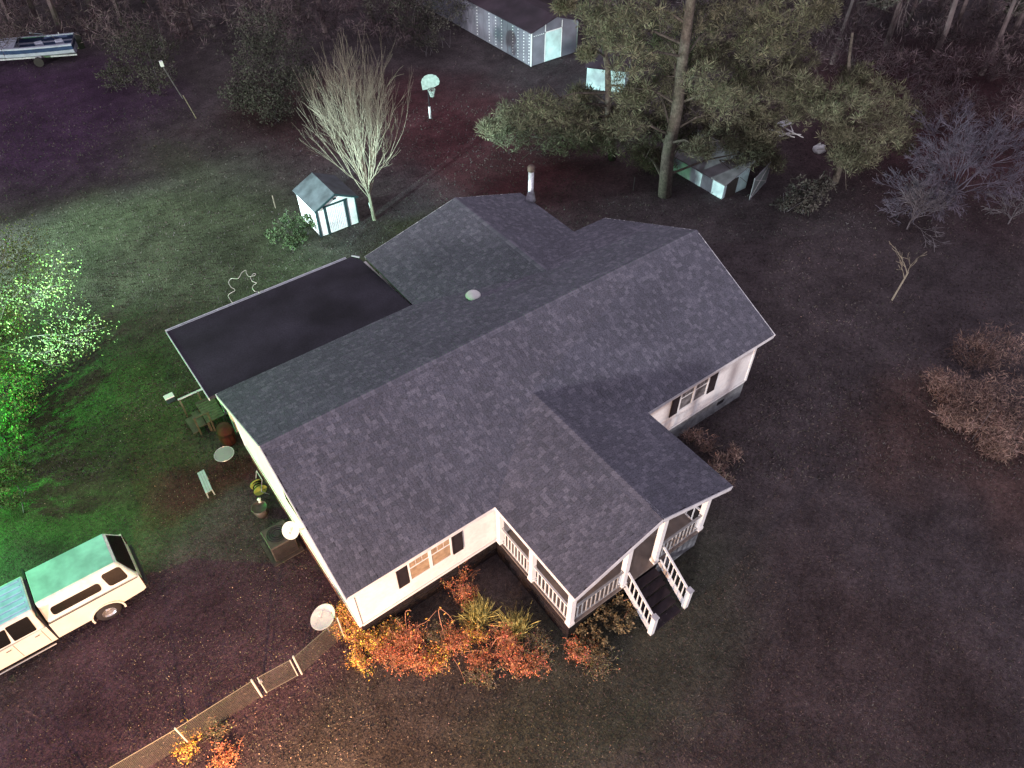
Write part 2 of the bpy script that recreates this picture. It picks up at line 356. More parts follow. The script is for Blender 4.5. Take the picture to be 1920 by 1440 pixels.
def ridge(p, q, n1, n2):
    p = np.array(p, float); q = np.array(q, float); ln = np.linalg.norm(q-p); d = (q-p)/ln; k = int(ln/.145); st = ln/k
    cs = []
    for j in range(4):
        c = SH[[1, 3, 4, 5][j]]; b = MB(); a1 = np.array(n1)*.15; a2 = np.array(n2)*.15; e = d*st*1.2
        up = np.array((0, 0, .032)); up2 = np.array((0, 0, .02))
        b.add([a1+up, up+(0, 0, .004), a2+up, a1+e+up2, e+up2, a2+e+up2, a1+(0, 0, .004), a2+(0, 0, .004)], [(0, 1, 4, 3), (1, 2, 5, 4), (6, 7, 2, 1, 0)], c)
        cs.append(b.mesh('ridge_cap', 'shingle'))
    for i in range(k):
        o = bpy.data.objects.new('ridge_cap', random.choice(cs)); COL.objects.link(o); o.parent = ro; o.location = p+d*st*i-wloc(house)
nz = lambda v: np.array(v)/np.linalg.norm(v)
ridge((0, YR, ZR), (L, YR, ZR), nz((0, -YR, ZE-ZR)), nz((0, W-YR, ZE-ZR)))
ridge((PXM, PD, PZ), (PXM, yj, PZ), nz((PX0-PXM, 0, ZE-PZ)), nz((PX1-PXM, 0, ZE-PZ)))
ridge((WXP, WY, WZ), (WXP, wj, WZ), nz((WX0-WXP, 0, ZE-WZ)), nz((WX1-WXP, 0, ZE-WZ)))
# fascia and rake boards
fb = MB(); T = .16
def fas(p, q, off): 
    p = np.array(p, float)+off; q = np.array(q, float)+off; fb.beam(p-(0, 0, .08), q-(0, 0, .08), .028, T)
o = .016
fas((0, 0, ZE), (PX0, 0, ZE), (0, -o, 0)); fas((PX1, 0, ZE), (L, 0, ZE), (0, -o, 0)); fas((0, W, ZE), (WX0, W, ZE), (0, o, 0)); fas((WX1, W, ZE), (L, W, ZE), (0, o, 0))
for x, s in ((0, -1), (L, 1)): fas((x, -.03, ZE), (x, YR, ZR), (s*o, 0, 0)); fas((x, YR, ZR), (x, W, ZE), (s*o, 0, 0))
fas((PX0, PD, ZE), (PX0, 0, ZE), (-o, 0, 0)); fas((PX1, PD, ZE), (PX1, 0, ZE), (o, 0, 0)); fas((PX0, PD, ZE), (PXM, PD, PZ), (0, -o, 0)); fas((PXM, PD, PZ), (PX1, PD, ZE), (0, -o, 0))
fas((WX1, W, ZE), (WX1, WY, ZE), (o, 0, 0)); fas((WX0, WY, ZE), (WXP, WY, WZ), (0, o, 0)); fas((WXP, WY, WZ), (WX1, WY, ZE), (0, o, 0))
fb.build('fascia', 'fascia', house)
sf_ = MB()       # soffits close the eaves underneath
sf_.box((.02, .02, ZE-.165), (L-.02, YW, ZE-.15)); sf_.box((.02, YB, ZE-.165), (L-.02, W-.02, ZE-.15)); sf_.build('soffit', 'trim', house)
# walls in lapped courses
wl = MB(); H0, H1 = ZB, ZE-.17; nC = 20; ch = (H1-H0)/nC
def lap(p, q, z0, z1, nrm):
    p = np.array((*p, 0.)); q = np.array((*q, 0.)); n = np.array((*nrm, 0.))
    a = p+n*.022; b = q+n*.022; c = q+n*.004; d = p+n*.004
    wl.add([a+(0, 0, z0), b+(0, 0, z0), c+(0, 0, z1), d+(0, 0, z1), d+(0, 0, z0), c+(0, 0, z0)], [(0, 1, 2, 3), (4, 5, 1, 0)])
for i in range(nC):
    z0 = H0+i*ch; z1 = z0+ch
    lap((XL, YW), (XR, YW), z0, z1, (0, -1)); lap((XR, YW), (XR, YB), z0, z1, (1, 0)); lap((XR, YB), (XL, YB), z0, z1, (0, 1)); lap((XL, YB), (XL, YW), z0, z1, (-1, 0))
for i in range(16):
    z0 = H1+i*ch; z1 = z0+ch
    if z1 > ZR-.2: break
    y0 = max(YW, (z1+.12-ZE)/sf); y1 = min(YB, YR+(ZR-z1-.12)/sr)
    if y1 > y0: lap((XL, y1), (XL, y0), z0, z1, (-1, 0)); lap((XR, y0), (XR, y1), z0, z1, (1, 0))
wl.build('siding', 'siding', house, kind='stuff')
core = MB(); core.box((XL+.01, YW+.01, ZB), (XR-.01, YB-.01, H1)); core.prism([(XL+.01, YW+.01, H1), (XL+.01, YB-.01, H1), (XL+.01, YR, ZR-.2)], (XR-XL-.02, 0, 0))
core.box((WX0+.35, YB, 0), (WX1-.35, WY-.35, H1)); core.prism([(WX0+.35, WY-.35, H1), (WX1-.35, WY-.35, H1), (WXP, WY-.35, WZ-.17)], (0, -3, 0))
core.build('wall', 'siding', house)
for x, y in ((XL, YW), (XR, YW), (XL, YB), (XR, YB)): MB().box((x-.05, y-.05, ZB-.02), (x+.05, y+.05, H1)).build('corner_board', 'trim', house)
MB().box((XL+.06, YW-.05, ZB-.07), (XR-.06, YW-.028, ZB+.03)).build('base_trim', 'trim', house); MB().box((XL-.05, YW+.06, ZB-.07), (XL-.028, YB-.06, ZB+.03)).build('base_trim', 'trim', house)
# brick foundation
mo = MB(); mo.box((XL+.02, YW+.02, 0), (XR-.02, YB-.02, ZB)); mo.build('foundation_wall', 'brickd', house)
BV = []; BC = []
def bricks(p, q, z0, z1, n):
    p = np.array(p, float); q = np.array(q, float); ln = np.linalg.norm(q-p); d = (q-p)/ln; d3 = np.array((*d, 0)); n3 = np.array((*n, 0)); r = 0; z = z0
    while z < z1-.04:
        a = -.11 if r % 2 else 0
        while a < ln:
            a0 = max(a, 0); a1 = min(a+.205, ln); a += .215
            if a1-a0 > .04:
                o = np.array((*p, z))+d3*a0; t = random.uniform(.016, .026); wv = d3*(a1-a0); hv = np.array((0, 0, min(.065, z1-z))); nn = n3*t
                c = [o, o+wv, o+wv+hv, o+hv]; e = [x+nn for x in c]; s = random.uniform(.7, 1.3); s = (s, s*random.uniform(.85, 1.1), s*random.uniform(.8, 1.15))
                for f in ([e[0], e[1], e[2], e[3]], [c[3], e[3], e[2], c[2]], [c[0], e[0], e[3], c[3]], [c[1], c[2], e[2], e[1]]): BV.append(f); BC.append(s)
        z += .075; r += 1
bricks((XL+.02, YB-.02), (XL+.02, YW+.02), 0, ZB-.08, (-1, 0)); npmesh('bricks', np.array(BV), 4, 'brick', house, np.array(BC), kind='stuff')
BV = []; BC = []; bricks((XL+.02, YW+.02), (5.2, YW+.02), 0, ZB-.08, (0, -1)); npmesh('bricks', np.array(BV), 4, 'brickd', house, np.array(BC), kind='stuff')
sk = MB(); sk.box((10.9, YW-.01, 0), (XR, YW+.018, ZB-.075)); sk.build('parged_skirt', 'skirt', house)
vn = MB(); vn.box((15.7, YW-.03, .42), (16.05, YW-.011, .58)); vn.build('crawl_vent', 'dark', house)
# windows with shutters on the front wall, one on the gable end
def window(x0, x1, z0, z1, y=YW, glass='pane', panes=3):
    fr = MB(); f = .06; yy = y-.05
    fr.box((x0-f, yy, z0-f*1.3), (x1+f, y-.024, z0)); fr.box((x0-f, yy, z1), (x1+f, y-.024, z1+f)); fr.box((x0-f, yy, z0), (x0, y-.024, z1)); fr.box((x1, yy, z0), (x1+f, y-.024, z1))
    xm = (x0+x1)/2; fr.box((xm-.05, yy-.004, z0), (xm+.05, y-.024, z1))
    wo_ = fr.build('window', 'trim', house)
    zm = z0+(z1-z0)*.62
    for a, b in ((x0, xm-.05), (xm+.05, x1)):
        MB().box((a, y-.046, zm-.022), (b, y-.026, zm+.022)).build('meeting_rail', 'trim', wo_)
        MB().box((a+.004, y-.036, z0+.004), (b-.004, y-.028, zm-.024)).build('pane', glass, wo_)
        k = panes
        for i in range(k):
            for j in range(2):
                xa = a+(b-a)*i/k+.012; xb = a+(b-a)*(i+1)/k-.012; za = zm+.022+(z1-zm-.022)*j/2+.01; zb = zm+.022+(z1-zm-.022)*(j+1)/2-.01
                MB().box((xa, y-.040, za), (xb, y-.030, zb)).build('pane', glass, wo_)
        MB().box((a, y-.030, z0), (b, y-.0245, z1)).build('sash', 'trim', wo_)
    return wo_
window(2.06, 3.46, 1.74, 2.74, glass='curtain'); window(13.27, 14.62, 1.80, 2.78, glass='pale_pane')
def shutter(x0, x1, z0, z1):
    s = MB(); s.box((x0, YW-.06, z0), (x0+.04, YW-.024, z1)); s.box((x1-.04, YW-.06, z0), (x1, YW-.024, z1)); s.box((x0+.04, YW-.058, z0), (x1-.04, YW-.024, z0+.05)); s.box((x0+.04, YW-.058, z1-.05), (x1-.04, YW-.024, z1))
    k = int((z1-z0-.1)/.05)
    for i in range(k):
        z = z0+.05+(z1-z0-.1)*i/k; s.add([(x0+.04, YW-.055, z), (x1-.04, YW-.055, z), (x1-.04, YW-.028, z+.05), (x0+.04, YW-.028, z+.05)], [(0, 1, 2, 3)])
    s.build('shutter', 'shutter', house)
for a in ((1.62, 1.98), (3.55, 3.91)): shutter(*a, 1.66, 2.78)
for a in ((12.80, 13.17), (14.74, 15.12)): shutter(*a, 1.72, 2.84)
gw = MB(); gw.box((XL-.06, 3.2, 2.7), (XL-.03, 4.5, 3.9)); gwo = gw.build('window', 'trim', house)
MB().box((XL-.07, 3.3, 2.8), (XL-.061, 4.4, 3.8)).build('pane', 'tint', gwo)
# door under the porch
dr = MB(); dr.box((7.55, YW-.045, ZB+.05), (8.5, YW-.024, 3.05)); dro = dr.build('door', 'redp', house)
MB().lathe((8.4, YW-.06, 2.0), [(.0, 0), (.03, 0), (.03, .04), (0, .05)], 10, (0, -1, 0)).build('handle', 'chrome', dro)
# porch
PF = .98
pf = MB(); pf.box((5.16, -3.40, PF-.07), (10.78, YW-.03, PF)); porch = pf.build('porch', 'floorw', house)
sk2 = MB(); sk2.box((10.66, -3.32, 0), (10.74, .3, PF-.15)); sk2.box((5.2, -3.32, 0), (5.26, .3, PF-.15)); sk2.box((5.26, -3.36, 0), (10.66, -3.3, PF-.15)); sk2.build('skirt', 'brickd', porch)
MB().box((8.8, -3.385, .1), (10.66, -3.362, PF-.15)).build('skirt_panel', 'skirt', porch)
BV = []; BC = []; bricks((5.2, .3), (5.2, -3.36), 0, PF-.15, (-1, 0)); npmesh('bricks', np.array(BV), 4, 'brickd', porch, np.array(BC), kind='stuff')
posts = [(5.22, -3.32), (7.34, -3.30), (8.70, -3.30), (10.70, -3.30), (5.22, -1.5), (5.22, .16), (10.72, .16)]
for x, y in posts:
    zt = ZE-.17 if (x < 6 or x > 10) else PZ-abs(x-PXM)*sp-.16
    p = MB(); p.box((x-.085, y-.085, PF), (x+.085, y+.085, zt)); p.box((x-.105, y-.105, PF), (x+.105, y+.105, PF+.14)); p.box((x-.105, y-.105, zt-.12), (x+.105, y+.105, zt)); p.build('post', 'trim', porch)
bm = MB(); bm.box((5.15, -3.4, ZE-.2), (5.29, YW-.03, ZE-.17)); bm.build('eave_beam', 'trim', porch)
bal = MB(); bal.box((-.016, -.016, 0), (.016, .016, .72)); balm = bal.mesh('baluster', 'trim'); balg = bal.mesh('baluster', 'railg')
def rail(p, q, n, z0=PF, z1=None, h=.86, m='trim'):
    z1 = z0 if z1 is None else z1; p = np.array((*p, z0)); q = np.array((*q, z1))
    r = MB(); r.beam(p+(0, 0, h), q+(0, 0, h), .065, .045); r.beam(p+(0, 0, .1), q+(0, 0, .1), .04, .035); r.build('rail', m, porch)
    for i in range(n):
        t = (i+1)/(n+1); c = p+(q-p)*t+(0, 0, .12)
        b = bpy.data.objects.new('baluster', balg if m == 'railg' else balm); COL.objects.link(b); b.parent = porch; b.location = c-wloc(house)
rail((5.22, -3.22), (5.22, -1.6), 8); rail((5.22, -1.4), (5.22, .06), 8)
rail((5.32, -3.32), (7.24, -3.32), 10, m='railg'); rail((8.8, -3.32), (10.6, -3.32), 9, m='railg'); rail((10.72, -3.2), (10.72, .06), 12)
for i in range(5):
    z = PF-.19*(i+1)+.0; y = -3.42-.27*i
    st = MB(); st.box((7.42, y-.27, z-.04), (8.64, y, z)); st.box((7.44, y-.02, max(0, z-.19)), (8.62, y-.002, z-.04)); st.build('step', 'stepd', porch)
for x in (7.37, 8.84):
    MB().box((x-.075, -4.79, 0), (x+.075, -4.64, 1.02)).build('newel', 'trim', porch)
    MB().box((x-.095, -4.81, 1.02), (x+.095, -4.62, 1.06)).build('newel_cap', 'gutter', porch)
    rail((x, -3.42), (x, -4.66), 6, PF, .14, .84)
    s = MB(); s.beam((x, -3.42, PF-.05), (x, -4.66, .12), .05, .2); s.build('stringer', 'gutter', porch)
ceil_ = MB(); ceil_.box((5.3, -3.3, ZE-.19), (10.66, YW-.03, ZE-.175)); ceil_.build('ceiling', 'trim', porch)
# low rolled roof over the back room, with its gutter
LX0, LX1, LY, LZ = -.25, 7.72, 13.88, 3.05
lr = MB(); lr.prism([(LX0, W+.035, ZE-.02), (LX1, W+.035, ZE-.02), (LX1, LY, LZ), (LX0, LY, LZ)], (0, 0, -.12)); low = lr.build('low_roof', 'roll', house)
k = 5; sl = (LZ-ZE+.02)/(LY-W)
for i in range(1, 0):
    x = LX0+(LX1-LX0)*i/k; MB().beam((x, W+.05, ZE-.012), (x, LY-.03, LZ+.008), .03, .006).build('roofing_seam', 'roll', low)
gt = MB(); gt.box((LX0-.02, LY+.005, LZ-.11), (7.3, LY+.11, LZ-.09)); gt.box((LX0-.02, LY+.09, LZ-.09), (7.3, LY+.12, LZ+.01)); gt.box((LX0-.02, LY+.002, LZ-.09), (7.3, LY+.02, LZ+.01)); gt.build('gutter', 'gutter', house)
MB().beam((LX0-.016, W, ZE-.07), (LX0-.016, LY, LZ-.05), .03, .12).build('rake_trim', 'gutter', house); MB().beam((7.55, LY+.03, LZ+.01), (7.75, LY-.3, LZ+.05), .05, .05).build('drip_edge', 'gutter', house)
rm = MB(); rm.box((.36, YB, .6), (7.9, LY-.5, LZ-.1)); rm.build('back_room_wall', 'siding', house)
for y in (9.5, 10.6, 11.7, 12.8): MB().box((.27, y-.06, 0), (.36, y+.06, LZ+.05)).build('room_post', 'trim', house)
# stove pipe and roof vent
cx, cy = 15.35, 12.05; cz = WZ-(cx-WXP)*swr
chp = gp(995, 373, cz+.02); cx, cy = chp[0], chp[1]
MB().lathe((cx, cy, cz-.1), [(.0, 0), (.24, .05), (.20, .2), (.135, .5), (.13, .55)], 18).build('flashing', 'steel', house, smooth=True)
ch_ = MB().lathe((cx, cy, cz+.1), [(.125, 0), (.125, 1.30), (0, 1.30)], 18).build('flue_pipe', 'steel', house, smooth=True)
MB().lathe((cx, cy, cz+1.4), [(.13, 0), (.165, .02), (.165, .2), (.12, .26), (0, .27)], 18).build('flue_cap', 'rust', ch_, smooth=True)
vx, vy = 9.37, 7.53; vz = ZR-(vy-YR)*sr
vb = MB().lathe((vx, vy, vz-.03), [(.13, 0), (.13, .12)], 16).build('vent_base', 'steel', house, smooth=True)
MB().lathe((vx, vy, vz+.08), [(0, 0), (.27, 0), (.29, .03), (.24, .10), (.12, .15), (0, .16)], 20).build('vent_dome', 'dish', vb, smooth=True)

# ------------------------------------------------------------------ things round the house
def dish(name, c, r, aim, label, pole=None, arm=True):
    t = thing(name, label, 'dish', (c[0], c[1], 0)); aim = nz(aim)
    MB().lathe(np.array(c), [(r*f, .16*r*f*f) for f in (0.02, .3, .6, .85, 1)]+[(r*1.02, .16*r), (r*.98, .12*r), (r*.5, .0), (.0, -.03)], 28, aim).build('reflector', 'dish', t, smooth=True)
    if arm:
        f = np.array(c)+aim*r*.9+np.array((0, 0, -.1)); b = np.array(c)-np.array((0, 0, r*.95))
        MB().tube([b, f], .012).build('feed_arm', 'steel', t); MB().lathe(f, [(0, 0), (.035, 0), (.03, .08), (0, .08)], 10, -aim).build('feed_horn', 'gutter', t)
    if pole: MB().tube([c-aim*.03, pole[0], pole[1]], .025).build('mast', 'steel', t)
    return t
dc = gp(607, 1158, .95)
dish('satellite_dish', dc, .40, (-.30, .12, .95), 'large white satellite dish on a ground mast at the front corner of the house', (dc-(0, 0, .4), (dc[0], dc[1], 0)))
dc2 = gp(551, 985, 2.9); 
dish('satellite_dish', (XL-.42, dc2[1], 2.75), .27, (-.55, -.45, .75), 'smaller white satellite dish fixed to the gable wall above the air conditioner', ((XL-.1, dc2[1], 2.5), (XL-.03, dc2[1], 2.5)))
ac = thing('air_conditioner', 'box-shaped air conditioner in a tone darkened for shade, with round fan top beside the gable wall', 'air conditioner', (-.42, 4.75, 0))
acb = MB(); acb.box((-.86, 4.4, .06), (-.02, 5.25, .82)); acb.build('cabinet', 'acmetal', ac, bevel=.03)  # cabinet and pad tone darkened to paint in the shade by the wall
fg = MB()
for r_ in (.12, .2, .28, .34): fg.tube([(-.44+r_*math.cos(a), 4.83+r_*math.sin(a), .85) for a in np.linspace(0, 2*math.pi, 25)], .008, 4, False)
fg.build('fan_grille', 'dark', ac); MB().lathe((-.44, 4.83, .825), [(0, 0), (.33, 0), (.33, .005), (.1, .0055), (.1, .03), (0, .035)], 24).build('fan', 'dark', ac)
MB().box((-.98, 4.28, 0), (.1, 5.37, .06)).build('pad', 'acmetal', ac)
lv = MB()
for i in range(12): z = .12+i*.055; lv.box((-.872, 4.45, z), (-.862, 5.2, z+.02)); lv.box((-.82, 4.388, z), (-.06, 4.398, z+.02))
lv.build('louvres', 'dark', ac)
# glass patio table, plank bench, planter, hose reel, barrel, deck
tb = thing('patio_table', 'round glass patio table beside the back of the gable wall', 'table', (-.6, 9.15, 0))
gm = bpy.data.materials.new('clear_glass_top'); gm.use_nodes = True; b_ = gm.node_tree.nodes['Principled BSDF']; b_.inputs['Base Color'].default_value = (.5, .52, .55, 1); b_.inputs['Roughness'].default_value = .12; b_.inputs['Alpha'].default_value = .45
n_ = gm.node_tree.nodes.new('ShaderNodeTexNoise'); n_.inputs['Scale'].default_value = 7; r_ = gm.node_tree.nodes.new('ShaderNodeMapRange'); r_.inputs[3].default_value = .08; r_.inputs[4].default_value = .3
gm.node_tree.links.new(n_.outputs[0], r_.inputs[0]); gm.node_tree.links.new(r_.outputs[0], b_.inputs['Roughness']); M['clearglass'] = gm
tc_ = gp(420, 851, .72)
MB().lathe((tc_[0], tc_[1], .71), [(0, 0), (.335, 0), (.335, .012), (0, .012)], 32).build('glass_top', 'clearglass', tb)
MB().tube([(tc_[0]+.345*math.cos(a), tc_[1]+.345*math.sin(a), .715) for a in np.linspace(0, 2*math.pi, 33)], .014, 6, False).build('rim', 'steel', tb)
for a in (0.7, 2.27, 3.84, 5.41): MB().tube([(tc_[0]+.28*math.cos(a), tc_[1]+.28*math.sin(a), .7), (tc_[0]+.34*math.cos(a), tc_[1]+.34*math.sin(a), 0)], .014).build('leg', 'dark', tb)
be = thing('plank_bench', 'short pale blue-grey plank bench standing on the grass by the gable wall', 'bench', (-1.5, 9.0, 0))
a0 = gp(376, 884, .42); a1 = gp(392, 922, .42)
for s in (-.085, 0, .085):
    q = np.array((s, s*.1, 0)); MB().beam(a0+q, a1+q, .078, .03).build('plank', 'boardw', be)
for e in (a0*.88+a1*.12, a0*.12+a1*.88):
    for s in (-.1, .1): MB().beam(e+np.array((s, 0, -.01)), e*np.array((1, 1, 0))+np.array((s*1.15, 0, 0)), .04, .04, (1, 0, 0)).build('leg', 'boardw', be)
pl = thing('planter', 'dark planter tub with a white ornament on top against the gable wall', 'planter', (-.4, 6.55, 0))
MB().lathe((-.45, 6.5, 0), [(.0, 0), (.2, 0), (.28, .42), (.25, .42), (.24, .36), (0, .36)], 18).build('tub', 'acmetal', pl, smooth=True)
oc = gp(486, 937, .62); MB().lathe((oc[0], oc[1], .5), [(0, 0), (.06, .0), (.03, .08), (.07, .16), (.0, .2)], 10).build('ornament', 'dish', pl, smooth=True)
hr_ = thing('hose_reel', 'yellow-green hose reel cart at the foot of the gable wall', 'hose reel', (-.05, 7.4, 0))
MB().lathe((-.12, 7.35, .35), [(.0, -.17), (.24, -.17), (.24, -.15), (.14, -.14), (.14, .14), (.24, .15), (.24, .17), (0, .17)], 20, (0, 1, 0)).build('drum', 'yellow', hr_, smooth=False)
MB().tube([(.1, 7.12, 0), (-.12, 7.12, .35), (.05, 7.12, .9), (.05, 7.6, .9), (-.12, 7.6, .35), (.1, 7.6, 0)], .015).build('frame', 'steel', hr_)
MB().tube([(-.12+.17*math.cos(a), 7.24+.036*a/2, .35+.17*math.sin(a)) for a in np.linspace(0, 6*math.pi, 60)], .022, 5).build('hose', 'leafg', hr_)
br_ = thing('rain_barrel', 'dark red rounded barrel by the back deck under the eave', 'barrel', (0, 10.1, 0))
MB().lathe((-.12, 10.25, 0), [(0, 0), (.24, 0), (.30, .3), (.30, .6), (.24, .9), (0, .92)], 20).build('barrel', 'redp', br_, smooth=True)
dk = thing('back_deck', 'small grey wooden deck with a side railing behind the house', 'deck', (-.4, 12, 0))
for i in range(9):
    y = 11.15+i*.145; MB().box((-.5, y, .50), (.2, y+.13, .53)).build('deck_board', 'wood', dk)
for x in (-.46, .15):
    for y in (11.2, 12.4): MB().box((x-.045, y-.045, 0), (x+.045, y+.045, .495)).build('leg', 'wood', dk)
for x in (-.95, -.25): MB().box((x-.03, 12.43, 0), (x+.03, 12.49, 1.0)).build('rail_post', 'wood', dk)
MB().beam((-1.0, 12.46, 1.0), (.2, 12.46, 1.0), .06, .04).build('handrail', 'gutter', dk); MB().beam((-.9, 11.1, 1.1), (-.3, 11.1, 1.1), .1, .04).build('handrail', 'wood', dk)
for x in (-.85, -.35): MB().box((x-.03, 11.07, .0), (x+.03, 11.13, 1.08)).build('rail_post', 'wood', dk)
for i in range(2): MB().box((-.80-.28*i, 11.3, .34-.17*i-.03), (-.52-.28*i, 12.2, .34-.17*i)).build('step', 'wood', dk)
cl = thing('cooler', 'small white and teal cooler left on the grass beyond the back deck', 'cooler', tuple(gp(321, 752)))
cp = gp(321, 752); MB().box((cp[0]-.17, cp[1]-.12, .02), (cp[0]+.17, cp[1]+.12, .26)).build('body', 'shedt', cl, bevel=.02); MB().box((cp[0]-.18, cp[1]-.13, .26), (cp[0]+.18, cp[1]+.13, .31)).build('lid', 'trim', cl, bevel=.01)
# curly white cable rising above the gutter
cpx = [(437, 1065), (345, 930), (350, 860), (490, 770), (400, 700), (345, 600), (400, 510), (540, 510), (600, 450), (640, 375), (730, 320), (740, 380), (790, 455), (850, 460), (900, 400), (950, 400), (930, 440), (850, 460), (840, 500), (880, 570), (970, 610), (900, 660), (880, 730), (940, 800), (1010, 800), (1040, 850), (1060, 790), (1130, 775)]
cw = [gp(400+a/12, 480+b/12, LZ+.02+1.0*math.sin(math.pi*i/27)**.7) for i, (a, b) in enumerate(cpx)]
def smooth(P, n=4):
    P = [np.array(p, float) for p in P]; out = []
    for i in range(len(P)-1):
        p0, p1, p2, p3 = P[max(i-1, 0)], P[i], P[i+1], P[min(i+2, len(P)-1)]
        for k in range(n):
            t = k/n; out.append(.5*((2*p1)+(-p0+p2)*t+(2*p0-5*p1+4*p2-p3)*t*t+(-p0+3*p1-3*p2+p3)*t**3))
    return out+[P[-1]]
tag(MB().tube(smooth(cw), .011, 5).build('cable', 'post', loc=cw[0]), 'loose curly white cable rising in a loop above the back gutter', 'cable')

# ------------------------------------------------------------------ pickup truck with a camper shell
tr = thing('pickup_truck', 'white pickup truck with a tall camper shell parked on the dirt drive', 'truck', (-7, 6.5, 0))
Y0, Y1 = 5.62, 7.5
def arch(cx, cz, r, a0=180, a1=0, n=12): return [(cx+r*math.cos(R(a0+(a1-a0)*i/n)), cz+r*math.sin(R(a0+(a1-a0)*i/n))) for i in range(n+1)]
WXr, WXf, WZc, WR = -5.74, -9.55, .37, .37
bed = [(-7.16, .48), (-6.20, .48)]+arch(WXr, .40, .45)+[(-5.27, .50), (-4.62, .56), (-4.52, .62), (-4.50, 1.30), (-7.12, 1.27)]
MB().prism([(x, Y0, z) for x, z in bed], (0, Y1-Y0, 0)).build('bed', 'truckw', tr, bevel=.035)
fl = MB(); out = arch(WXr, .40, .50, 195, -15); inn = arch(WXr, .40, .445, 195, -15)
fl.prism([(x, Y0-.03, z) for x, z in out+inn[::-1]], (0, .06, 0)); fl.build('wheel_arch_trim', 'truckw', tr)
cab = [(-7.20, .46), (-9.1, .46)]+arch(WXf, .40, .45, 0, 180)+[(-10.4, .55), (-10.45, 1.05), (-8.95, 1.20), (-7.20, 1.25)]
MB().prism([(x, Y0, z) for x, z in cab], (0, Y1-Y0, 0)).build('cab_body', 'truckw', tr, bevel=.035)
def frustum(b, t):
    return MB().add([(b[0], b[2], b[4]), (b[1], b[2], b[4]), (b[1], b[3], b[4]), (b[0], b[3], b[4]), (t[0], t[2], t[4]), (t[1], t[2], t[4]), (t[1], t[3], t[4]), (t[0], t[3], t[4])],
                    [(0, 3, 2, 1), (4, 5, 6, 7), (0, 1, 5, 4), (1, 2, 6, 5), (2, 3, 7, 6), (3, 0, 4, 7)])
gh = frustum((-9.0, -7.22, Y0+.01, Y1-.01, 1.24), (-8.45, -7.24, Y0+.26, Y1-.26, 1.93)); gh.build('cab_roof', 'capw', tr, bevel=.05)
MB().prism([(-8.40, Y0+.30, 1.93), (-7.27, Y0+.30, 1.93), (-7.27, Y1-.30, 1.93), (-8.40, Y1-.30, 1.93)], (0, 0, .012)).build('roof_panel', 'bluep', tr, bevel=.005)  # thin sheet added to carry the painted blue light
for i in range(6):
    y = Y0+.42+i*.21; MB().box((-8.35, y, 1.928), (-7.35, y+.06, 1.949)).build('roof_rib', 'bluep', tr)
cpf = frustum((-7.12, -4.52, Y0+.01, Y1-.01, 1.30), (-7.10, -4.84, Y0+.30, Y1-.30, 2.05)); cpf.build('camper_shell', 'capw', tr, bevel=.07)
MB().prism([(-7.08, Y0+.33, 2.05), (-4.88, Y0+.33, 2.05), (-4.88, Y1-.33, 2.05), (-7.08, Y1-.33, 2.05)], (0, 0, .014)).build('shell_roof', 'mintp', tr, bevel=.006)  # thin sheet added to carry the painted green light
def sidepane(x0, x1, t0, t1, zb, zt, inset, name, m, off=.012, skew=0, rad=.09):
    # rounded window on the leaning side: t is the height fraction
    pts = []
    xc, tc2 = (x0+x1)/2, (t0+t1)/2; hx = (x1-x0)/2; ht = (t1-t0)/2*(zt-zb)
    r = min(rad, ht*.9, hx*.9)
    for sx, sz, a in ((1, 1, 0), (-1, 1, 90), (-1, -1, 180), (1, -1, 270)):
        for k in range(5):
            an = R(a+k*22.5); x = xc+sx*(hx-r)+r*math.cos(an); z = zb+tc2*(zt-zb)+sz*(ht-r)+r*math.sin(an)
            f = (z-zb)/(zt-zb); pts.append((x-skew*f, Y0+.01+inset*f-off, z))
    MB().prism(pts, (0, .02, 0)).build(name, m, tr)
sidepane(-6.88, -5.50, .22, .58, 1.30, 2.05, .29, 'shell_window', 'tint')
sidepane(-5.27, -4.72, .18, .80, 1.30, 2.05, .29, 'shell_window', 'tint', skew=.12)
sidepane(-8.02, -7.42, .1, .85, 1.24, 1.93, .25, 'door_window', 'tint', rad=.04)
sidepane(-8.75, -8.12, .1, .8, 1.24, 1.93, .25, 'door_window', 'tint', rad=.04, skew=-.1)
MB().box((-7.1, Y0-.004, 1.285), (-4.55, Y0+.012, 1.30)).build('belt_seam', 'dark', tr)
MB().box((-7.205, Y0-.002, .5), (-7.155, Y1, 1.9)).build('cab_gap', 'dark', tr)
for x in (-7.36, -8.12): MB().box((x-.006, Y0-.003, .52), (x+.006, Y0+.01, 1.22)).build('door_seam', 'dark', tr)
MB().box((-7.58, Y0-.035, 1.08), (-7.45, Y0, 1.12)).build('door_handle', 'chrome', tr); MB().box((-8.35, Y0-.035, 1.08), (-8.22, Y0, 1.12)).build('door_handle', 'chrome', tr)
rgw = MB().add([(-4.50, Y0+.16, 1.36), (-4.50, Y1-.16, 1.36), (-4.79, Y1-.38, 1.98), (-4.79, Y0+.38, 1.98), (-4.52, Y0+.16, 1.36), (-4.52, Y1-.16, 1.36), (-4.81, Y1-.38, 1.98), (-4.81, Y0+.38, 1.98)], [(0, 1, 2, 3), (7, 6, 5, 4), (0, 3, 7, 4), (1, 0, 4, 5), (2, 1, 5, 6), (3, 2, 6, 7)]); rgw.build('rear_window', 'tint', tr)
MB().box((-4.5, Y0+.06, .5), (-4.42, Y1-.06, .66)).build('rear_bumper', 'dark', tr, bevel=.02)
for y in (Y0+.0, Y1-.16): MB().box((-4.515, y+.02, .85), (-4.49, y+.15, 1.22)).build('tail_light', 'redp', tr)
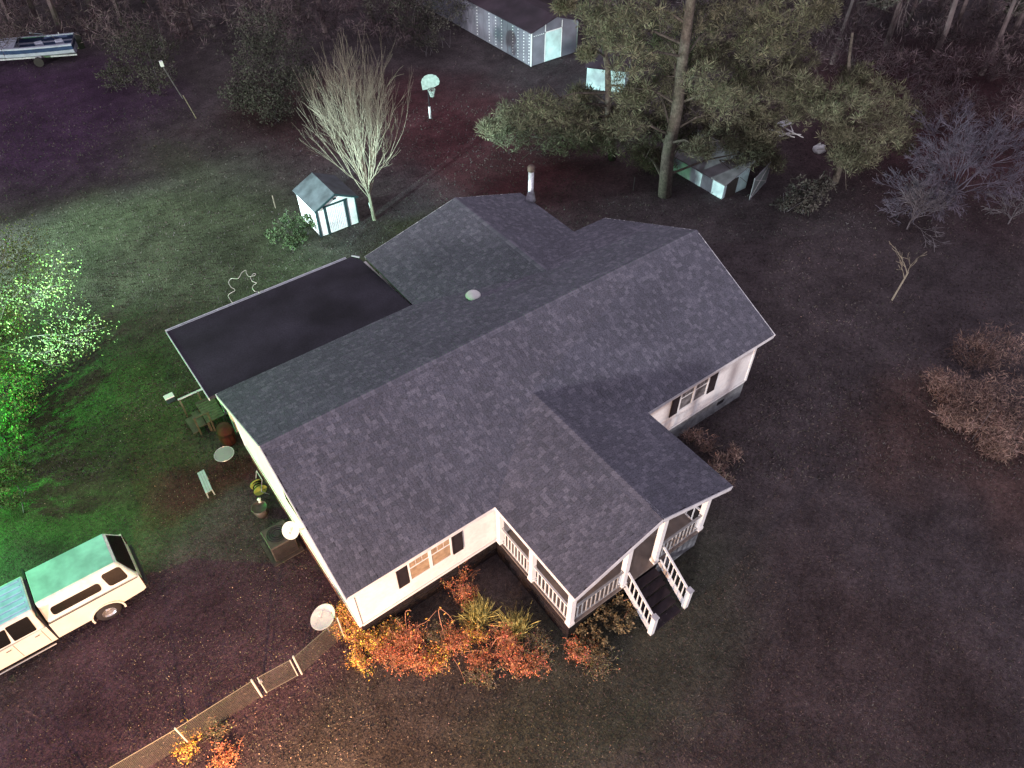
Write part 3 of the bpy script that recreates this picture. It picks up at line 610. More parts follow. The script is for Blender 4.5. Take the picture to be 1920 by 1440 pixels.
for x in (WXr, WXf):
    for y, s in ((Y0+.02, -1), (Y1-.02, 1)):
        wt = MB().lathe((x, y-s*.22, WZc), [(.20, 0), (.34, .0), (.37, .04), (.37, .18), (.34, .22), (.20, .22)], 28, (0, s, 0)).build('wheel', 'tyre', tr, smooth=True)
        MB().lathe((x, y-s*.22, WZc), [(.0, .15), (.06, .17), (.07, .14), (.17, .17), (.205, .20), (.205, .22), (.19, .205)], 20, (0, s, 0)).build('rim', 'rim', wt)
MB().box((-8.9, Y0+.3, .38), (-4.7, Y1-.3, .6)).build('chassis', 'dark', tr)
rb = MB(); rb.tube([(-9.0, Y0-.04, .36), (-7.3, Y0-.04, .36)], .03); rb.build('running_board', 'chrome', tr)
hd = MB().prism([(-10.46, Y0+.1, .9), (-8.98, Y0+.06, 1.215), (-8.98, Y1-.06, 1.215), (-10.46, Y1-.1, .9)], (0, 0, .02)); 

# ------------------------------------------------------------------ chain-link fence and walk gate
FP = [gp(645, 1193), (-1.80, .52, 0), (-3.02, .60, 0), (-5.17, .60, 0), (-7.5, .70, 0), (-9.9, .8, 0)]
FP = [np.array(p, float) for p in FP]; FH = 1.15
fe = thing('chain_link_fence', 'galvanised chain-link fence running from the dish past the gate to the left', 'fence', (-4, .6, 0))
def mesh_wires(mb, p, q, h):
    ln = np.linalg.norm(q-p); d = (q-p)/ln; s = .085; k = -h
    while k < ln:
        for sg in (1, -1):
            a0, b0 = (k, 0) if sg == 1 else (k, h); a1, b1 = k+h, (h if sg == 1 else 0)
            t0 = max(0, -a0)/h if a0 < 0 else 0; t1 = min(1, (ln-a0)/h)
            if t1 <= t0+.02: continue
            A = p+d*(a0+t0*h)+np.array((0, 0, b0+(b1-b0)*t0+.04)); B = p+d*(a0+t1*h)+np.array((0, 0, b0+(b1-b0)*t1+.04))
            mb.tube([A, B], .0038, 3, False)
        k += s
for i in range(len(FP)-1):
    if i == 1: continue
    m_ = MB(); mesh_wires(m_, FP[i], FP[i+1], FH-.06); m_.build('wire_mesh', 'wire', fe, kind='stuff')
    MB().tube([FP[i]+(0, 0, FH), FP[i+1]+(0, 0, FH)], .011, 6).build('top_rail', 'wire', fe)
for i, p in enumerate(FP): MB().tube([p, p+(0, 0, FH+.07)], .030 if i in (1, 2) else .022, 8).build('post', 'post', fe)
ga = thing('walk_gate', 'narrow chain-link gate with its own steel frame between two fence posts', 'gate', tuple((FP[1]+FP[2])/2))
A, B = FP[1]+(-.12, 0, 0), FP[2]+(.16, 0, 0)
for e in (A, B): MB().tube([e+(0, 0, .06), e+(0, 0, FH)], .018, 6).build('stile', 'post', ga)
for z in (.08, FH-.01): MB().tube([A+(0, 0, z), B+(0, 0, z)], .012, 6).build('frame_rail', 'wire', ga)
m_ = MB(); mesh_wires(m_, A, B, FH-.08); m_.build('wire_mesh', 'wire', ga, kind='stuff')
MB().box((B[0]-.04, B[1]-.03, .8), (B[0]+.06, B[1]+.03, .9)).build('latch', 'steel', ga)

# ------------------------------------------------------------------ garden shed
sh = thing('garden_shed', 'small white garden shed with dark trim and grey gable roof behind the house', 'shed', (9.7, 21, 0))
SX0, SX1, SY0, SY1, SH_, SP = 8.62, 10.76, 20.1, 22.3, 1.62, 2.12; SXM = (SX0+SX1)/2
MB().prism([(SX0, SY0, .06), (SX1, SY0, .06), (SX1, SY0, SH_), (SXM, SY0, SP), (SX0, SY0, SH_)], (0, SY1-SY0, 0)).build('wall', 'shedw', sh)
for s, nm in ((-1, 0), (1, 0)):
    e = SX0-.12 if s < 0 else SX1+.12; ze_ = SH_-.055
    MB().prism([(e, SY0-.14, ze_), (SXM, SY0-.14, SP+.02), (SXM, SY1+.1, SP+.02), (e, SY1+.1, ze_)], (0, 0, .05)).build('roof', 'shedr', sh)
    MB().beam((e, SY0-.15, ze_+.0), (SXM, SY0-.15, SP+.02), .03, .1).build('rake_trim', 'shedt', sh)
for x0, x1 in ((SX0-.02, SX0+.07), (9.02, 9.16), (10.12, 10.28), (SX1-.05, SX1+.02)): MB().box((x0, SY0-.03, .05), (x1, SY0-.004, SH_-.02)).build('trim_board', 'shedt', sh)
MB().box((9.0, SY0-.028, 1.56), (10.3, SY0-.005, 1.66)).build('lintel', 'shedt', sh); MB().box((SX0-.03, SY0, .05), (SX0-.004, SY0+.08, SH_-.05)).build('trim_board', 'shedt', sh)
for a in (9.17, 9.645):
    d_ = MB(); d_.box((a, SY0-.024, .1), (a+.465, SY0-.006, 1.55)); dd = d_.build('door', 'shedw', sh)
    for i in range(5): MB().box((a+.04+i*.09, SY0-.032, .14), (a+.07+i*.09, SY0-.0245, 1.5)).build('door_rib', 'gutter', dd)
MB().box((9.6, SY0-.02, 1.80), (9.75, SY0-.004, 1.9)).build('gable_vent', 'shedt', sh)

# ------------------------------------------------------------------ basketball hoop
hb = thing('basketball_hoop', 'grey fan-shaped basketball backboard on a pole with a white base sleeve', 'basketball hoop', (19.7, 27.47, 0))
hx, hy = 19.7, 27.47
vd = nz(np.array((CAM[0]-hx, CAM[1]-hy, 0))+np.array((6, 0, 0))); rt_ = np.array((-vd[1], vd[0], 0)); rt_ = rt_ if rt_@RT > 0 else -rt_
bc = np.array((hx, hy, 2.35))+vd*.25+rt_*.15
poly = [bc+rt_*x+np.array((0, 0, z)) for x, z in [(-.50, -.42), (.10, -.36), (.5, -.18)]+[(.55*math.cos(R(a)), .48*math.sin(R(a))) for a in (0, 25, 50, 75, 100, 125, 150, 175)]]
MB().prism(poly, vd*-.04).build('backboard', 'hoopw', hb)
MB().tube([(hx, hy, 0), (hx, hy, 2.2), bc-vd*.04], .035).build('pole', 'dark', hb)
MB().tube([(hx, hy, .02), (hx, hy, .75)], .075, 12).build('base_sleeve', 'shedw', hb)
rc = bc+vd*.3+np.array((0, 0, -.3))
MB().tube([rc+.23*(rt_*math.cos(a)+vd*math.sin(a)) for a in np.linspace(0, 2*math.pi, 20)], .012, 5, False).build('rim', 'rust', hb)
nn_ = MB()
for a in np.linspace(0, 2*math.pi, 13)[:-1]:
    for s in (-1, 1): nn_.tube([rc+.23*(rt_*math.cos(a)+vd*math.sin(a)), rc+.16*(rt_*math.cos(a+s*.35)+vd*math.sin(a+s*.35))-(0, 0, .2), rc+.10*(rt_*math.cos(a+s*.7)+vd*math.sin(a+s*.7))-(0, 0, .42)], .012, 3, False)
nn_.build('net', 'hoopw', hb)

# ------------------------------------------------------------------ long metal barn
bn = thing('metal_barn', 'long grey metal barn with cyan light painted onto the door in its gable end', 'barn', (31, 36, 0))
BX0, BX1, BY0, BY1, BH, BP = 29.15, 33.2, 29.6, 46, 2.3, 2.85; BXM = 31.2
MB().prism([(BX0, BY0, .05), (BX1, BY0, .05), (BX1, BY0, BH-.1), (BXM, BY0, BP), (BX0, BY0, BH)], (0, BY1-BY0, 0)).build('wall', 'barn', bn)
for e, ze_ in ((BX0-.12, BH-.03), (BX1+.12, BH-.15)): MB().prism([(e, BY0-.15, ze_), (BXM, BY0-.15, BP+.02), (BXM, BY1, BP+.02), (e, BY1, ze_)], (0, 0, .05)).build('roof', 'barnr', bn)
scm = MB(); scm.box((-.02, -.02, -.02), (.02, .02, .02)); scm = scm.mesh('screw', 'screw')
rows = [29.75, 30.35, 31.0, 31.6, 32.9, 33.6, 34.4, 35.9]
for i in range(28):
    y = BY0+.3+i*.58; MB().box((BX0-.03, y, .06), (BX0-.003, y+.06, BH-.1)).build('wall_rib', 'barn', bn)
for y in rows:
    for k in range(10):
        o = bpy.data.objects.new('screw', scm); COL.objects.link(o); o.parent = bn; o.location = np.array((BX0-.03, y+.02, .25+k*.205))-np.array((31, 36, 0)); o.scale = (1, 1.6, 1.5)
MB().box((BX0-.03, BY0-.04, .05), (BX0+.06, BY0-.005, BH-.05)).build('corner_trim', 'screw', bn); MB().box((BX1-.03, BY0-.03, .05), (BX1+.03, BY0-.005, BH-.2)).build('corner_trim', 'hoopw', bn)
bdoor = MB().box((30.35, BY0-.03, .08), (31.75, BY0-.006, 2.0)).build('door', 'barndoor', bn)
for x in (30.33, 31.77): MB().box((x-.03, BY0-.045, .08), (x+.03, BY0-.03, 2.55)).build('door_frame', 'screw', bn)
MB().box((30.3, BY0-.045, 2.0), (31.8, BY0-.031, 2.08)).build('door_frame', 'screw', bn)
for k in range(6):
    o = bpy.data.objects.new('screw', scm); COL.objects.link(o); o.parent = bn; o.location = np.array((29.4+k*.16, BY0-.02, 2.0))-np.array((31, 36, 0))
# small gable outbuilding between the pines
gb = thing('outbuilding', 'tiny pale gable-fronted outbuilding half hidden among the pine trunks', 'shed', (32.6, 23.6, 0))
q0 = np.array((31.6, 22.9)); d1 = nz((1.7, 1.35)); d2 = np.array((-d1[1], d1[0]))*-1
def P2(a, b, z): v = q0+d1*a+d2*b; return (v[0], v[1], z)
MB().prism([P2(0, 0, 0), P2(2.2, 0, 0), P2(2.2, 0, 1.5), P2(1.1, 0, 2.1), P2(0, 0, 1.5)], (d2[0]*-2.5, d2[1]*-2.5, 0)).build('wall', 'fiber', gb)
for a, zz in ((-.15, 1.42), (2.35, 1.42)): MB().prism([P2(a, .15, zz), P2(1.1, .15, 2.15), P2(1.1, -2.6, 2.15), P2(a, -2.6, zz)], (0, 0, .05)).build('roof', 'barnr', gb)
# low shed at the right
ls = thing('low_shed', 'low shed, cyan light painted into its walls, with a weathered slanting roof behind the big pine', 'shed', (28.6, 12, 0))
MB().prism([(27.3, 10.55, 0), (27.3, 10.55, .92), (29.2, 10.55, 1.55), (29.2, 10.55, 0)], (0, 4.0, 0)).build('wall', 'fiber', ls)
MB().prism([(27.15, 10.4, .90), (29.3, 10.4, 1.62), (29.3, 14.7, 1.62), (27.15, 14.7, .90)], (0, 0, .05)).build('roof', 'grayroof', ls)
MB().box((27.5, 10.50, .0), (28.3, 10.545, 1.0)).build('end_panel', 'acmetal', ls)
gx = thing('wire_gate', 'pale panel gate with crossed braces leaning right of the low shed', 'gate', (29.8, 10, 0))
ga0 = gp(1405, 375); ga1 = gp(1435, 342); dd_ = ga1-ga0
for z in (.05, 1.25): MB().beam(ga0+(0, 0, z), ga1+(0, 0, z), .05, .05).build('bar', 'steel', gx)
for e in (ga0, ga1): MB().tube([e, e+(0, 0, 1.3)], .03).build('bar', 'steel', gx)
MB().tube([ga0+(0, 0, .05), ga1+(0, 0, 1.25)], .02).build('brace', 'dish', gx); MB().tube([ga0+(0, 0, 1.2), ga1+(0, 0, .1)], .02).build('brace', 'dish', gx)
MB().prism([ga0+(0, 0, .06), ga1+(0, 0, .06), ga1+(0, 0, 1.24), ga0+(0, 0, 1.24)], (.01, .012, 0)).build('panel', 'hoopw', gx)
# white tubular frames and a white sack
for k, (u, v, lab) in enumerate(((1470, 262, 'white tubular metal frame lying jumbled under the pines'),)):
    c = gp(u, v); rk = thing('tubular_frame', lab, 'frame', tuple(c)); rr_ = random.Random(3)
    for i in range(9):
        a = rr_.uniform(0, 3.14); l = rr_.uniform(.6, 1.1); p = c+np.array((rr_.uniform(-.7, .7), rr_.uniform(-.5, .5), rr_.uniform(.2, .6))); d = np.array((math.cos(a), math.sin(a), rr_.uniform(-.2, .2)))*l
        MB().tube([p-d*.6, p+d*.6], .028).build('bar', 'dish', rk)
    MB().prism([c+(-.1, .3, .7), c+(.7, .2, .7), c+(.7, .6, .8), c+(-.1, .7, .8)], (0, 0, .03)).build('sheet', 'gutter', rk)
sx = gp(1535, 283); sk_ = MB(); rr_ = random.Random(5)
sk_.lathe((sx[0], sx[1], 0), [(.0, .42), (.12, .40), (.26, .30), (.34, .14), (.36, 0), (0, 0)], 11)
sk_.v = [(x+rr_.uniform(-.05, .05), y+rr_.uniform(-.05, .05), z*rr_.uniform(.8, 1.2)) for x, y, z in sk_.v]
tag(sk_.build('sack', 'shedw', loc=(sx[0], sx[1], 0), smooth=True), 'bright white sack on the ground at the right end of the pines', 'sack')
# boat on the far left
bt = thing('motorboat', 'white motorboat with a dark blue stripe parked at the far left edge', 'boat', tuple(gp(60, 118)))
b0 = gp(150, 105); b1 = gp(-55, 128); bd = nz(b1-b0); bs = np.array((-bd[1], bd[0], 0)); BL = 6.6
def hullring(t, z0, z1, wmul=1.0):
    wd = 1.05*wmul*(1-max(0, t-.55)**2*4.2); return wd
def strip(zs, ws, m, name):
    mb = MB(); n = 14; vs = []; fs = []
    for i in range(n+1):
        t = i/n; wd = 1.05*(1-(max(0, t-.5)/.5)**2.2*.95)
        for s in (-1, 1):
            for z, w_ in zip(zs, ws): vs.append(b0+bd*(t*BL)+bs*(s*wd*w_)+np.array((0, 0, z+.25*t*t)))
    k = len(zs)*2
    for i in range(n):
        for s in range(2):
            for j in range(len(zs)-1):
                a = i*k+s*len(zs)+j; fs.append((a, a+1, a+1+k, a+k))
    fs.append(tuple(range(len(zs)))+tuple(range(k-1, len(zs)-1, -1))); mb.add(vs, fs); return mb.build(name, m, bt)
strip([.45, .62, .85], [.55, .86, .95], 'hull', 'lower_hull'); strip([.85, 1.12], [.955, 1.0], 'hullb', 'stripe'); strip([1.12, 1.22, 1.23, 1.23], [1.0, 1.02, .97, .82], 'hull', 'gunwale')
dck = MB(); dck.add([b0+bs*.85+(0, 0, .8), b0-bs*.85+(0, 0, .8), b0+bd*3.6-bs*.85+(0, 0, .85), b0+bd*3.6+bs*.85+(0, 0, .85)], [(0, 1, 2, 3)]); dck.build('cockpit_floor', 'hullb', bt)
fd = MB(); fd.add([b0+bd*3.6+bs*.95+(0, 0, 1.28), b0+bd*3.6-bs*.95+(0, 0, 1.28), b0+bd*6.4-bs*.15+(0, 0, 1.4), b0+bd*6.4+bs*.15+(0, 0, 1.4)], [(0, 1, 2, 3)]); fd.build('foredeck', 'hull', bt)
ws_ = b0+bd*3.4; MB().prism([ws_+bs*.8+(0, 0, 1.25), ws_-bs*.8+(0, 0, 1.25), ws_-bs*.7+bd*-.3+(0, 0, 1.7), ws_+bs*.7+bd*-.3+(0, 0, 1.7)], bd*.02).build('windscreen', 'tint', bt)
for t in (.9, 2.2): MB().box(*[tuple(b0+bd*t+np.array((-.25, -.25, .86))), tuple(b0+bd*t+np.array((.25, .25, 1.2)))]).build('seat', 'hull', bt, bevel=.05)
MB().tube([b0+bd*1.9-bs*1.05+(0, 0, 1.3), b0+bd*2.4+bs*.2+(0, 0, 1.9)], .03).build('mooring_pole', 'hull', bt); MB().tube([b0+bd*1.0-bs*1.05+(0, 0, 1.32), b0+bd*.8-bs*1.3+(0, 0, .2)], .03).build('tie_down', 'dish', bt)
MB().box(*[tuple(b0+bd*-.35+np.array((-.2, -.2, .5))), tuple(b0+bd*-.35+np.array((.2, .2, 1.5)))]).build('outboard_motor', 'dark', bt, bevel=.05)
trl = MB()
for s in (-.6, .6): trl.beam(b0+bs*s+(0, 0, .35), b0+bd*7.2+bs*s*.1+(0, 0, .45), .08, .1)
trl.build('trailer_frame', 'steel', bt)
for s in (-1.05, 1.05): MB().lathe(b0+bd*2.4+bs*s+(0, 0, .3), [(0, -.1), (.3, -.1), (.3, .1), (0, .1)], 18, bs).build('trailer_wheel', 'tyre', bt)
# posts in the back lawn
def stake(u, v, h, lean, lab, r=.035, m='twigd', box_=None):
    p = gp(u, v); t = thing('yard_post', lab, 'post', tuple(p)); MB().tube([p, p+np.array((lean[0], lean[1], h))], r).build('shaft', m, t)
    if box_: q = p+np.array((lean[0], lean[1], h)); MB().box(tuple(q-np.array((.09, .09, .1))), tuple(q+np.array((.09, .09, .22)))).build('head', box_, t)
stake(343, 185, 2.2, (-.5, .3), 'leaning grey post with a white box on its top in the back lawn', .045, box_='shedw')
stake(368, 222, 1.5, (-.3, .1), 'short bare stick leaning beside the white-topped post', .03, 'twig')
stake(517, 390, .75, (0, 0), 'thin wooden stake in the lawn left of the garden shed', .035, 'twig')
stake(1187, 357, .8, (0, 0), 'thin stake standing behind the back wing of the house', .025, 'twigd')
stake(702, 412, 1.0, (-.12, .1), 'slim white stake beside the bare tree trunk', .02, 'shedw')

# ------------------------------------------------------------------ trees
def branch(mb, p, d, ln, r, depth, rnd, spread, up, tips, nseg=4, shrink=.72, kids=(2, 4), minr=.006, sides=4, wig=.10):
    pts = [np.array(p, float)]; rs = [r]; d = nz(d)
    for i in range(nseg):
        d = nz(d+np.array([rnd.gauss(0, wig) for _ in range(3)])+np.array((0, 0, up))); pts.append(pts[-1]+d*ln/nseg); rs.append(max(minr, r*(1-(i+1)/nseg*.5)))
    mb.tube(pts, rs, sides if depth > 1 else 3, False)
    tips.append(pts[-1])
    if depth <= 0: return
    for i in range(rnd.randint(*kids)):
        f = rnd.uniform(.35, 1); j = f*nseg; a = int(min(j, nseg-1)); q = pts[a]+(pts[a+1]-pts[a])*(j-a)
        x = nz(np.cross(d, [rnd.gauss(0, 1) for _ in range(3)])); an = rnd.uniform(.5, 1)*spread
        branch(mb, q, d*math.cos(an)+x*math.sin(an), ln*shrink*rnd.uniform(.75, 1.15), max(minr, r*.55), depth-1, rnd, spread, up, tips, nseg, shrink, kids, minr, sides, wig)
    branch(mb, pts[-1], d, ln*shrink, rs[-1], depth-1, rnd, spread, up, tips, nseg, shrink, kids, minr, sides, wig)
# the vase-shaped bare tree
bt_ = thing('bare_tree', 'bare vase-shaped tree with many upright pale branches behind the garden shed', 'tree', (11.53, 19.91, 0))
rnd = random.Random(11); trk = MB(); base = np.array((11.53, 19.91, 0)); trk.tube([base, base+(-.03, .02, .8), base+(-.06, .05, 1.7)], [.12, .09, .08], 8); trk.build('trunk', 'twig', bt_)
cr = MB(); tips = []
for i in range(30):
    a = i*2.4+rnd.uniform(-.3, .3); out = (i/29)**.7*.62+rnd.uniform(-.04, .04)
    d = np.array((math.cos(a)*math.sin(out), math.sin(a)*math.sin(out), math.cos(out)))
    branch(cr, base+np.array((-.06, .05, rnd.uniform(1.2, 2.0))), d, rnd.uniform(2.8, 3.6)*(1.1-.4*out), .024, 3, rnd, .36, .05, tips, 4, .62, (2, 3), .0045, 4, .08)
cr.build('crown', 'twig', bt_)
# needle clumps
def clump(cs, rs, per, L_=.26, W_=.045, flat=.75, up=(0, 0, .5), rng=RNG, star=False, lo=.5, hi=1.5):
    P = []; C = []; D = []
    for c, r in zip(cs, rs):
        k = 18 if star else 14; nsub = max(6, int(per/k)); sub = rng.normal(size=(nsub, 3)); sub /= np.linalg.norm(sub, axis=1)[:, None]; sub *= (rng.uniform(0.15, 1, (nsub, 1))**.5)*r; sub[:, 2] *= flat
        if star: sub[:, 2] -= .22*(sub[:, 0]**2+sub[:, 1]**2)/r
        br = rng.uniform(lo, hi, nsub); off = rng.normal(size=(nsub, k, 3))
        if star:
            off /= np.linalg.norm(off, axis=2)[..., None]; D.append((off+np.array((0, 0, .25))).reshape(-1, 3)); off = off*.03
        else: off = off*r*.10
        P.append((sub[:, None, :]+off).reshape(-1, 3)+np.array(c)); C.append(np.repeat(br, k))
    P = np.concatenate(P); C = np.concatenate(C); Ls = rng.uniform(.6, 1.3, len(P))*L_
    if star:
        d = np.concatenate(D); e = np.cross(d, rng.normal(size=d.shape)); e /= np.linalg.norm(e, axis=1)[:, None]; Ln = Ls[:, None]
        q = np.stack([P-e*W_*.3, P+d*Ln*.6-e*W_/2, P+d*Ln, P+d*Ln*.6+e*W_/2], 1)
    else: q = quads(P, Ls, W_, up)
    return q, C[:, None]*rng.uniform(.8, 1.2, (len(P), 1))*(1+rng.uniform(-.06, .06, (len(P), 3)))
def pine(base, top, cl, label, D0, r0=.32, m='needle', per=1350, seed=1, L_=.30, W_=.028, behind=False):
    base = np.array(base, float); t = thing('pine_tree', label, 'tree', tuple(base)); rnd = random.Random(seed); top = np.array(top, float)
    pts = [base+(top-base)*f+np.array((rnd.gauss(0, .08), rnd.gauss(0, .08), 0)) for f in np.linspace(0, 1, 8)]
    MB().tube(pts, [r0*(1-.7*f) for f in np.linspace(0, 1, 8)], 10).build('trunk', 'bark', t, smooth=True)
    lm = MB(); cs = []; rs = []; pb_ = base-CAM; pt_ = top-CAM; ub, vb_ = 960+F*(pb_@RT)/(pb_@FW), 720-F*(pb_@UP)/(pb_@FW); fr_ = next(f for f in np.linspace(0, 1, 200) if f > .98 or 720-F*((base+(top-base)*f-CAM)@UP)/((base+(top-base)*f-CAM)@FW) < -40); pq = base+(top-base)*fr_-CAM; cf = (ub, 960+F*(pq@RT)/(pq@FW), vb_)
    for u, v, rp in cl:
        tu = cf[0]+(cf[1]-cf[0])*(cf[2]-v)/max(1, cf[2]+40); D = D0+(rnd.uniform(1.2, 3.4) if behind and abs(u-tu) < 55 else rnd.uniform(-2.4, 2.4)); c = dp(u, v, D); r = 1.06*rp/F*np.linalg.norm(c-CAM); 
        if c[2] < r*.6: c[2] = r*.6+.2
        cs.append(c); rs.append(r); h = min(max(c[2]-.8, .9), top[2]*.95); f = (h-base[2])/(top[2]-base[2]); p = base+(top-base)*f
        lm.tube([p, (p+c)/2+np.array((0, 0, .25)), c], [.07, .05, .02], 5, False)
        for _ in range(4): lm.tube([(p+c*2)/3, c+np.array([rnd.gauss(0, r*.5) for _ in range(3)])], [.025, .01], 3, False)
    lm.build('limb', 'bark', t); q, col = clump(cs, rs, per, L_, W_, .55, star=True, lo=.45, hi=1.55); npmesh('crown', q, 4, m, t, col)
    return t
A_ = gp(1240, 368); topA = dp(1302, -40, 34.9)
pine(A_, topA+(topA-A_)*.6, [(1190,210,40),(1225,235,44),(1205,285,34),(1230,165,46),(1262,150,40),(1180,110,46),(1220,60,46),(1258,95,38),(1340,45,46),(1330,150,46),(1350,210,44),(1375,105,44),(1340,265,40),(1300,185,34),(1385,250,40),(1330,100,36), (1235,310,30),(1215,318,26),(1285,262,26),(1265,205,40),(1310,275,26),(1345,10,50),(1400,285,34),(1275,120,40),(1290,40,36),(1165,55,44),(1185,165,40),(1250,235,34),(1210,15,44),(1175,235,36),(1310,235,32),(1300,100,32),(1360,180,40)], 'tallest pine with a thick pale trunk rising behind the back wing', 34.7, .36, seed=2, behind=True)
B_ = gp(1150, 300); topB = dp(1122, -30, 37.5)
pine(B_, topB+(topB-B_)*.3, [(932,238,26),(960,255,34),(955,212,28),(1000,238,38),(1010,195,34),(1045,258,38),(1060,205,36),(1085,262,34),(1085,175,22),(1112,238,40),(1140,215,30),(915,240,18),(975,225,34),(1030,225,40),(1075,235,38),(1125,265,34),(1100,100,16),(1150,258,38),(1185,180,30),(1112,22,32),(1130,65,34),(1155,30,42),(1060,8,20),(1100,190,34)], 'pine with low spreading limbs reaching left over the yard', 37, .22, seed=3)
Cb = gp(1395, 335); topC = dp(1425, -40, 38)
pine(Cb, topC, [(1400,20,46),(1425,75,46),(1450,125,44),(1470,20,46),(1480,80,34),(1410,170,46),(1455,195,46),(1500,200,40),(1430,235,42),(1400,290,36),(1425,268,26),(1520,30,30),(1380,155,44),(1370,290,34),(1415,318,28),(1445,300,26),(1545,5,34),(1440,45,46),(1400,120,46),(1490,155,42),(1520,190,40),(1500,110,34),(1410,230,42)], 'pine with drooping foliage above the low shed', 36.8, .2, seed=4)
Db = gp(1565, 340); topD = dp(1600, 60, 37)
pine(Db, topD, [(1580,185,42),(1625,170,44),(1665,185,42),(1600,225,46),(1650,235,48),(1695,215,38),(1572,240,32),(1620,275,40),(1592,300,28),(1550,200,30),(1680,265,30),(1605,140,32),(1580,270,30),(1610,318,24),(1510,165,34)], 'rounded pine crown standing alone at the right of the group', 36.6, .2, seed=5)
def bush(name, pts, m, label, cat='bush', per=260, L_=.22, W_=.08, group=None, stems='twigd', flat=.8, nst=14, up=(0, 0, .4)):
    c0 = np.mean([p for p, r in pts], 0); t = thing(name, label, cat, (c0[0], c0[1], 0), group)
    q, col = clump([p for p, r in pts], [r for p, r in pts], per, L_, W_, flat, up); q[..., 2] = np.maximum(q[..., 2], .01); npmesh('foliage', q, 4, m, t, col)
    s = MB(); rnd = random.Random(len(label)); 
    for i in range(nst):
        p, r = rnd.choice(pts); e = p+np.array([rnd.gauss(0, r*.5) for _ in range(3)]); e[2] = abs(e[2]); b0_ = np.array((p[0]+rnd.gauss(0, r*.2), p[1]+rnd.gauss(0, r*.2), 0))
        s.tube([b0_, (b0_+e)/2+np.array((rnd.gauss(0, .05), 0, .05)), e], [.018, .012, .006], 4, False)
    s.build('stems', stems, t, kind='stuff'); return t
def pb(u, v, z, r): return (gp(u, v, z), r)
bush('bush', [pb(1500, 352, .7, .7), pb(1528, 365, .7, .7), pb(1475, 378, .6, .6), pb(1545, 345, .8, .6), pb(1510, 385, .5, .5)], 'needled', 'low olive bush in front of the pines at the right', per=420, L_=.24, W_=.06)
bush('bush', [pb(540, 415, .6, .6), pb(520, 440, .5, .6), pb(560, 440, .45, .55), pb(575, 418, .7, .45), pb(545, 455, .4, .45), pb(583, 402, .55, .3)], 'leafd', 'leafy green bush crowding the left wall of the garden shed', per=380, L_=.13, W_=.07)
bush('bush', [pb(500, 150, 2.2, 1.9), pb(470, 110, 2.4, 1.8), pb(530, 100, 2.6, 2.0), pb(455, 175, 1.4, 1.3), pb(560, 150, 2.0, 1.5), pb(510, 195, 1.2, 1.3), pb(490, 60, 3.2, 1.8)], 'needled', 'big dark evergreen bush left of the bare tree', per=1900, L_=.17, W_=.065)
bush('bush', [pb(240, 105, 1.6, 1.5), pb(285, 140, 1.2, 1.4), pb(215, 140, 1.0, 1.1), pb(265, 75, 2.0, 1.4), pb(300, 95, 1.6, 1.2)], 'needled', 'dark shrub between the boat and the back lawn', per=1300, L_=.16, W_=.06)
bush('bush', [pb(830, 20, 2.5, 1.8), pb(800, 60, 1.5, 1.4), pb(770, 25, 2.2, 1.7), pb(720, 10, 2.6, 1.9)], 'needled', 'dark bushy tree left of the metal barn', per=1400, L_=.18, W_=.065)
bush('bush', [pb(1128, 1150, .5, .42), pb(1105, 1185, .35, .38), pb(1150, 1120, .55, .36), pb(1160, 1170, .4, .4), pb(1125, 1210, .25, .36), pb(1175, 1095, .6, .28), pb(1090, 1215, .2, .28), pb(1180, 1140, .35, .3)], 'leafb', 'brown-green leafy bush below the porch rail left of the steps', per=340, L_=.10, W_=.06, stems='stalk')
bush('bush', [pb(1300, 815, .45, .38), pb(1325, 835, .45, .42), pb(1345, 870, .4, .42), pb(1355, 905, .35, .38), pb(1375, 850, .3, .3)], 'straw', 'tangled brown grass bush between the porch and the right wall', per=340, L_=.22, W_=.025, stems='twig', up=(0, 0, 1.2))
# brush pile on the far right
bp_ = [pb(u, v, z, r) for u, v, z, r in ((1830, 660, .6, 1.0), (1880, 650, .8, 1.1), (1770, 720, .4, .8), (1820, 740, .7, 1.1), (1890, 740, .9, 1.3), (1850, 800, .6, 1.0), (1910, 810, .7, 1.1), (1790, 780, .4, .7), (1870, 840, .3, .6))]
bush('brush_pile', bp_, 'straw', 'reddish brown mound of brush at the right edge of the lawn', 'brush', per=1700, L_=.24, W_=.018, stems='twigd', nst=50, flat=.45, up=(0, 0, 0))
# bare twiggy trees
def twigtree(p, h, m, label, seed, n=7, spread=.75, depth=4, r=.06, group=None, name='bare_tree', up=.02, minr=.008, lean=(0, 0), first=.3, trunk=None):
    rnd = random.Random(seed); p = np.array(p, float); t = thing(name, label, 'tree', tuple(p), group); tk = MB(); hb_ = h*(trunk if trunk else .18); tp = p+np.array((lean[0]*hb_, lean[1]*hb_, hb_))
    tk.tube([p, tp], [r, r*.8], 6); tk.build('trunk', m, t); c = MB(); tips = []
    for i in range(n):
        a = rnd.uniform(0, 6.28); o_ = rnd.uniform(first*.3, spread); d = np.array((math.cos(a)*math.sin(o_)+lean[0]*.5, math.sin(a)*math.sin(o_)+lean[1]*.5, math.cos(o_)))
        branch(c, p+(tp-p)*rnd.uniform(.6, 1), d, (h-hb_)*.42, r*.55, depth, rnd, .7, up, tips, 3, .66, (2, 3), minr, 4, .16)
    c.build('crown', m, t); return t, tips
twigtree(gp(1775, 385), 5.4, 'twigp', 'wide tangled bare tree with purplish twigs at the right edge of the woods', 21, 12, 1.2, 5, .08, minr=.009, up=0)
twigtree(gp(1700, 430), 3.2, 'twigd', 'low bare grey shrub at the foot of the purplish tree', 22, 8, 1.3, 3, .04, minr=.011)
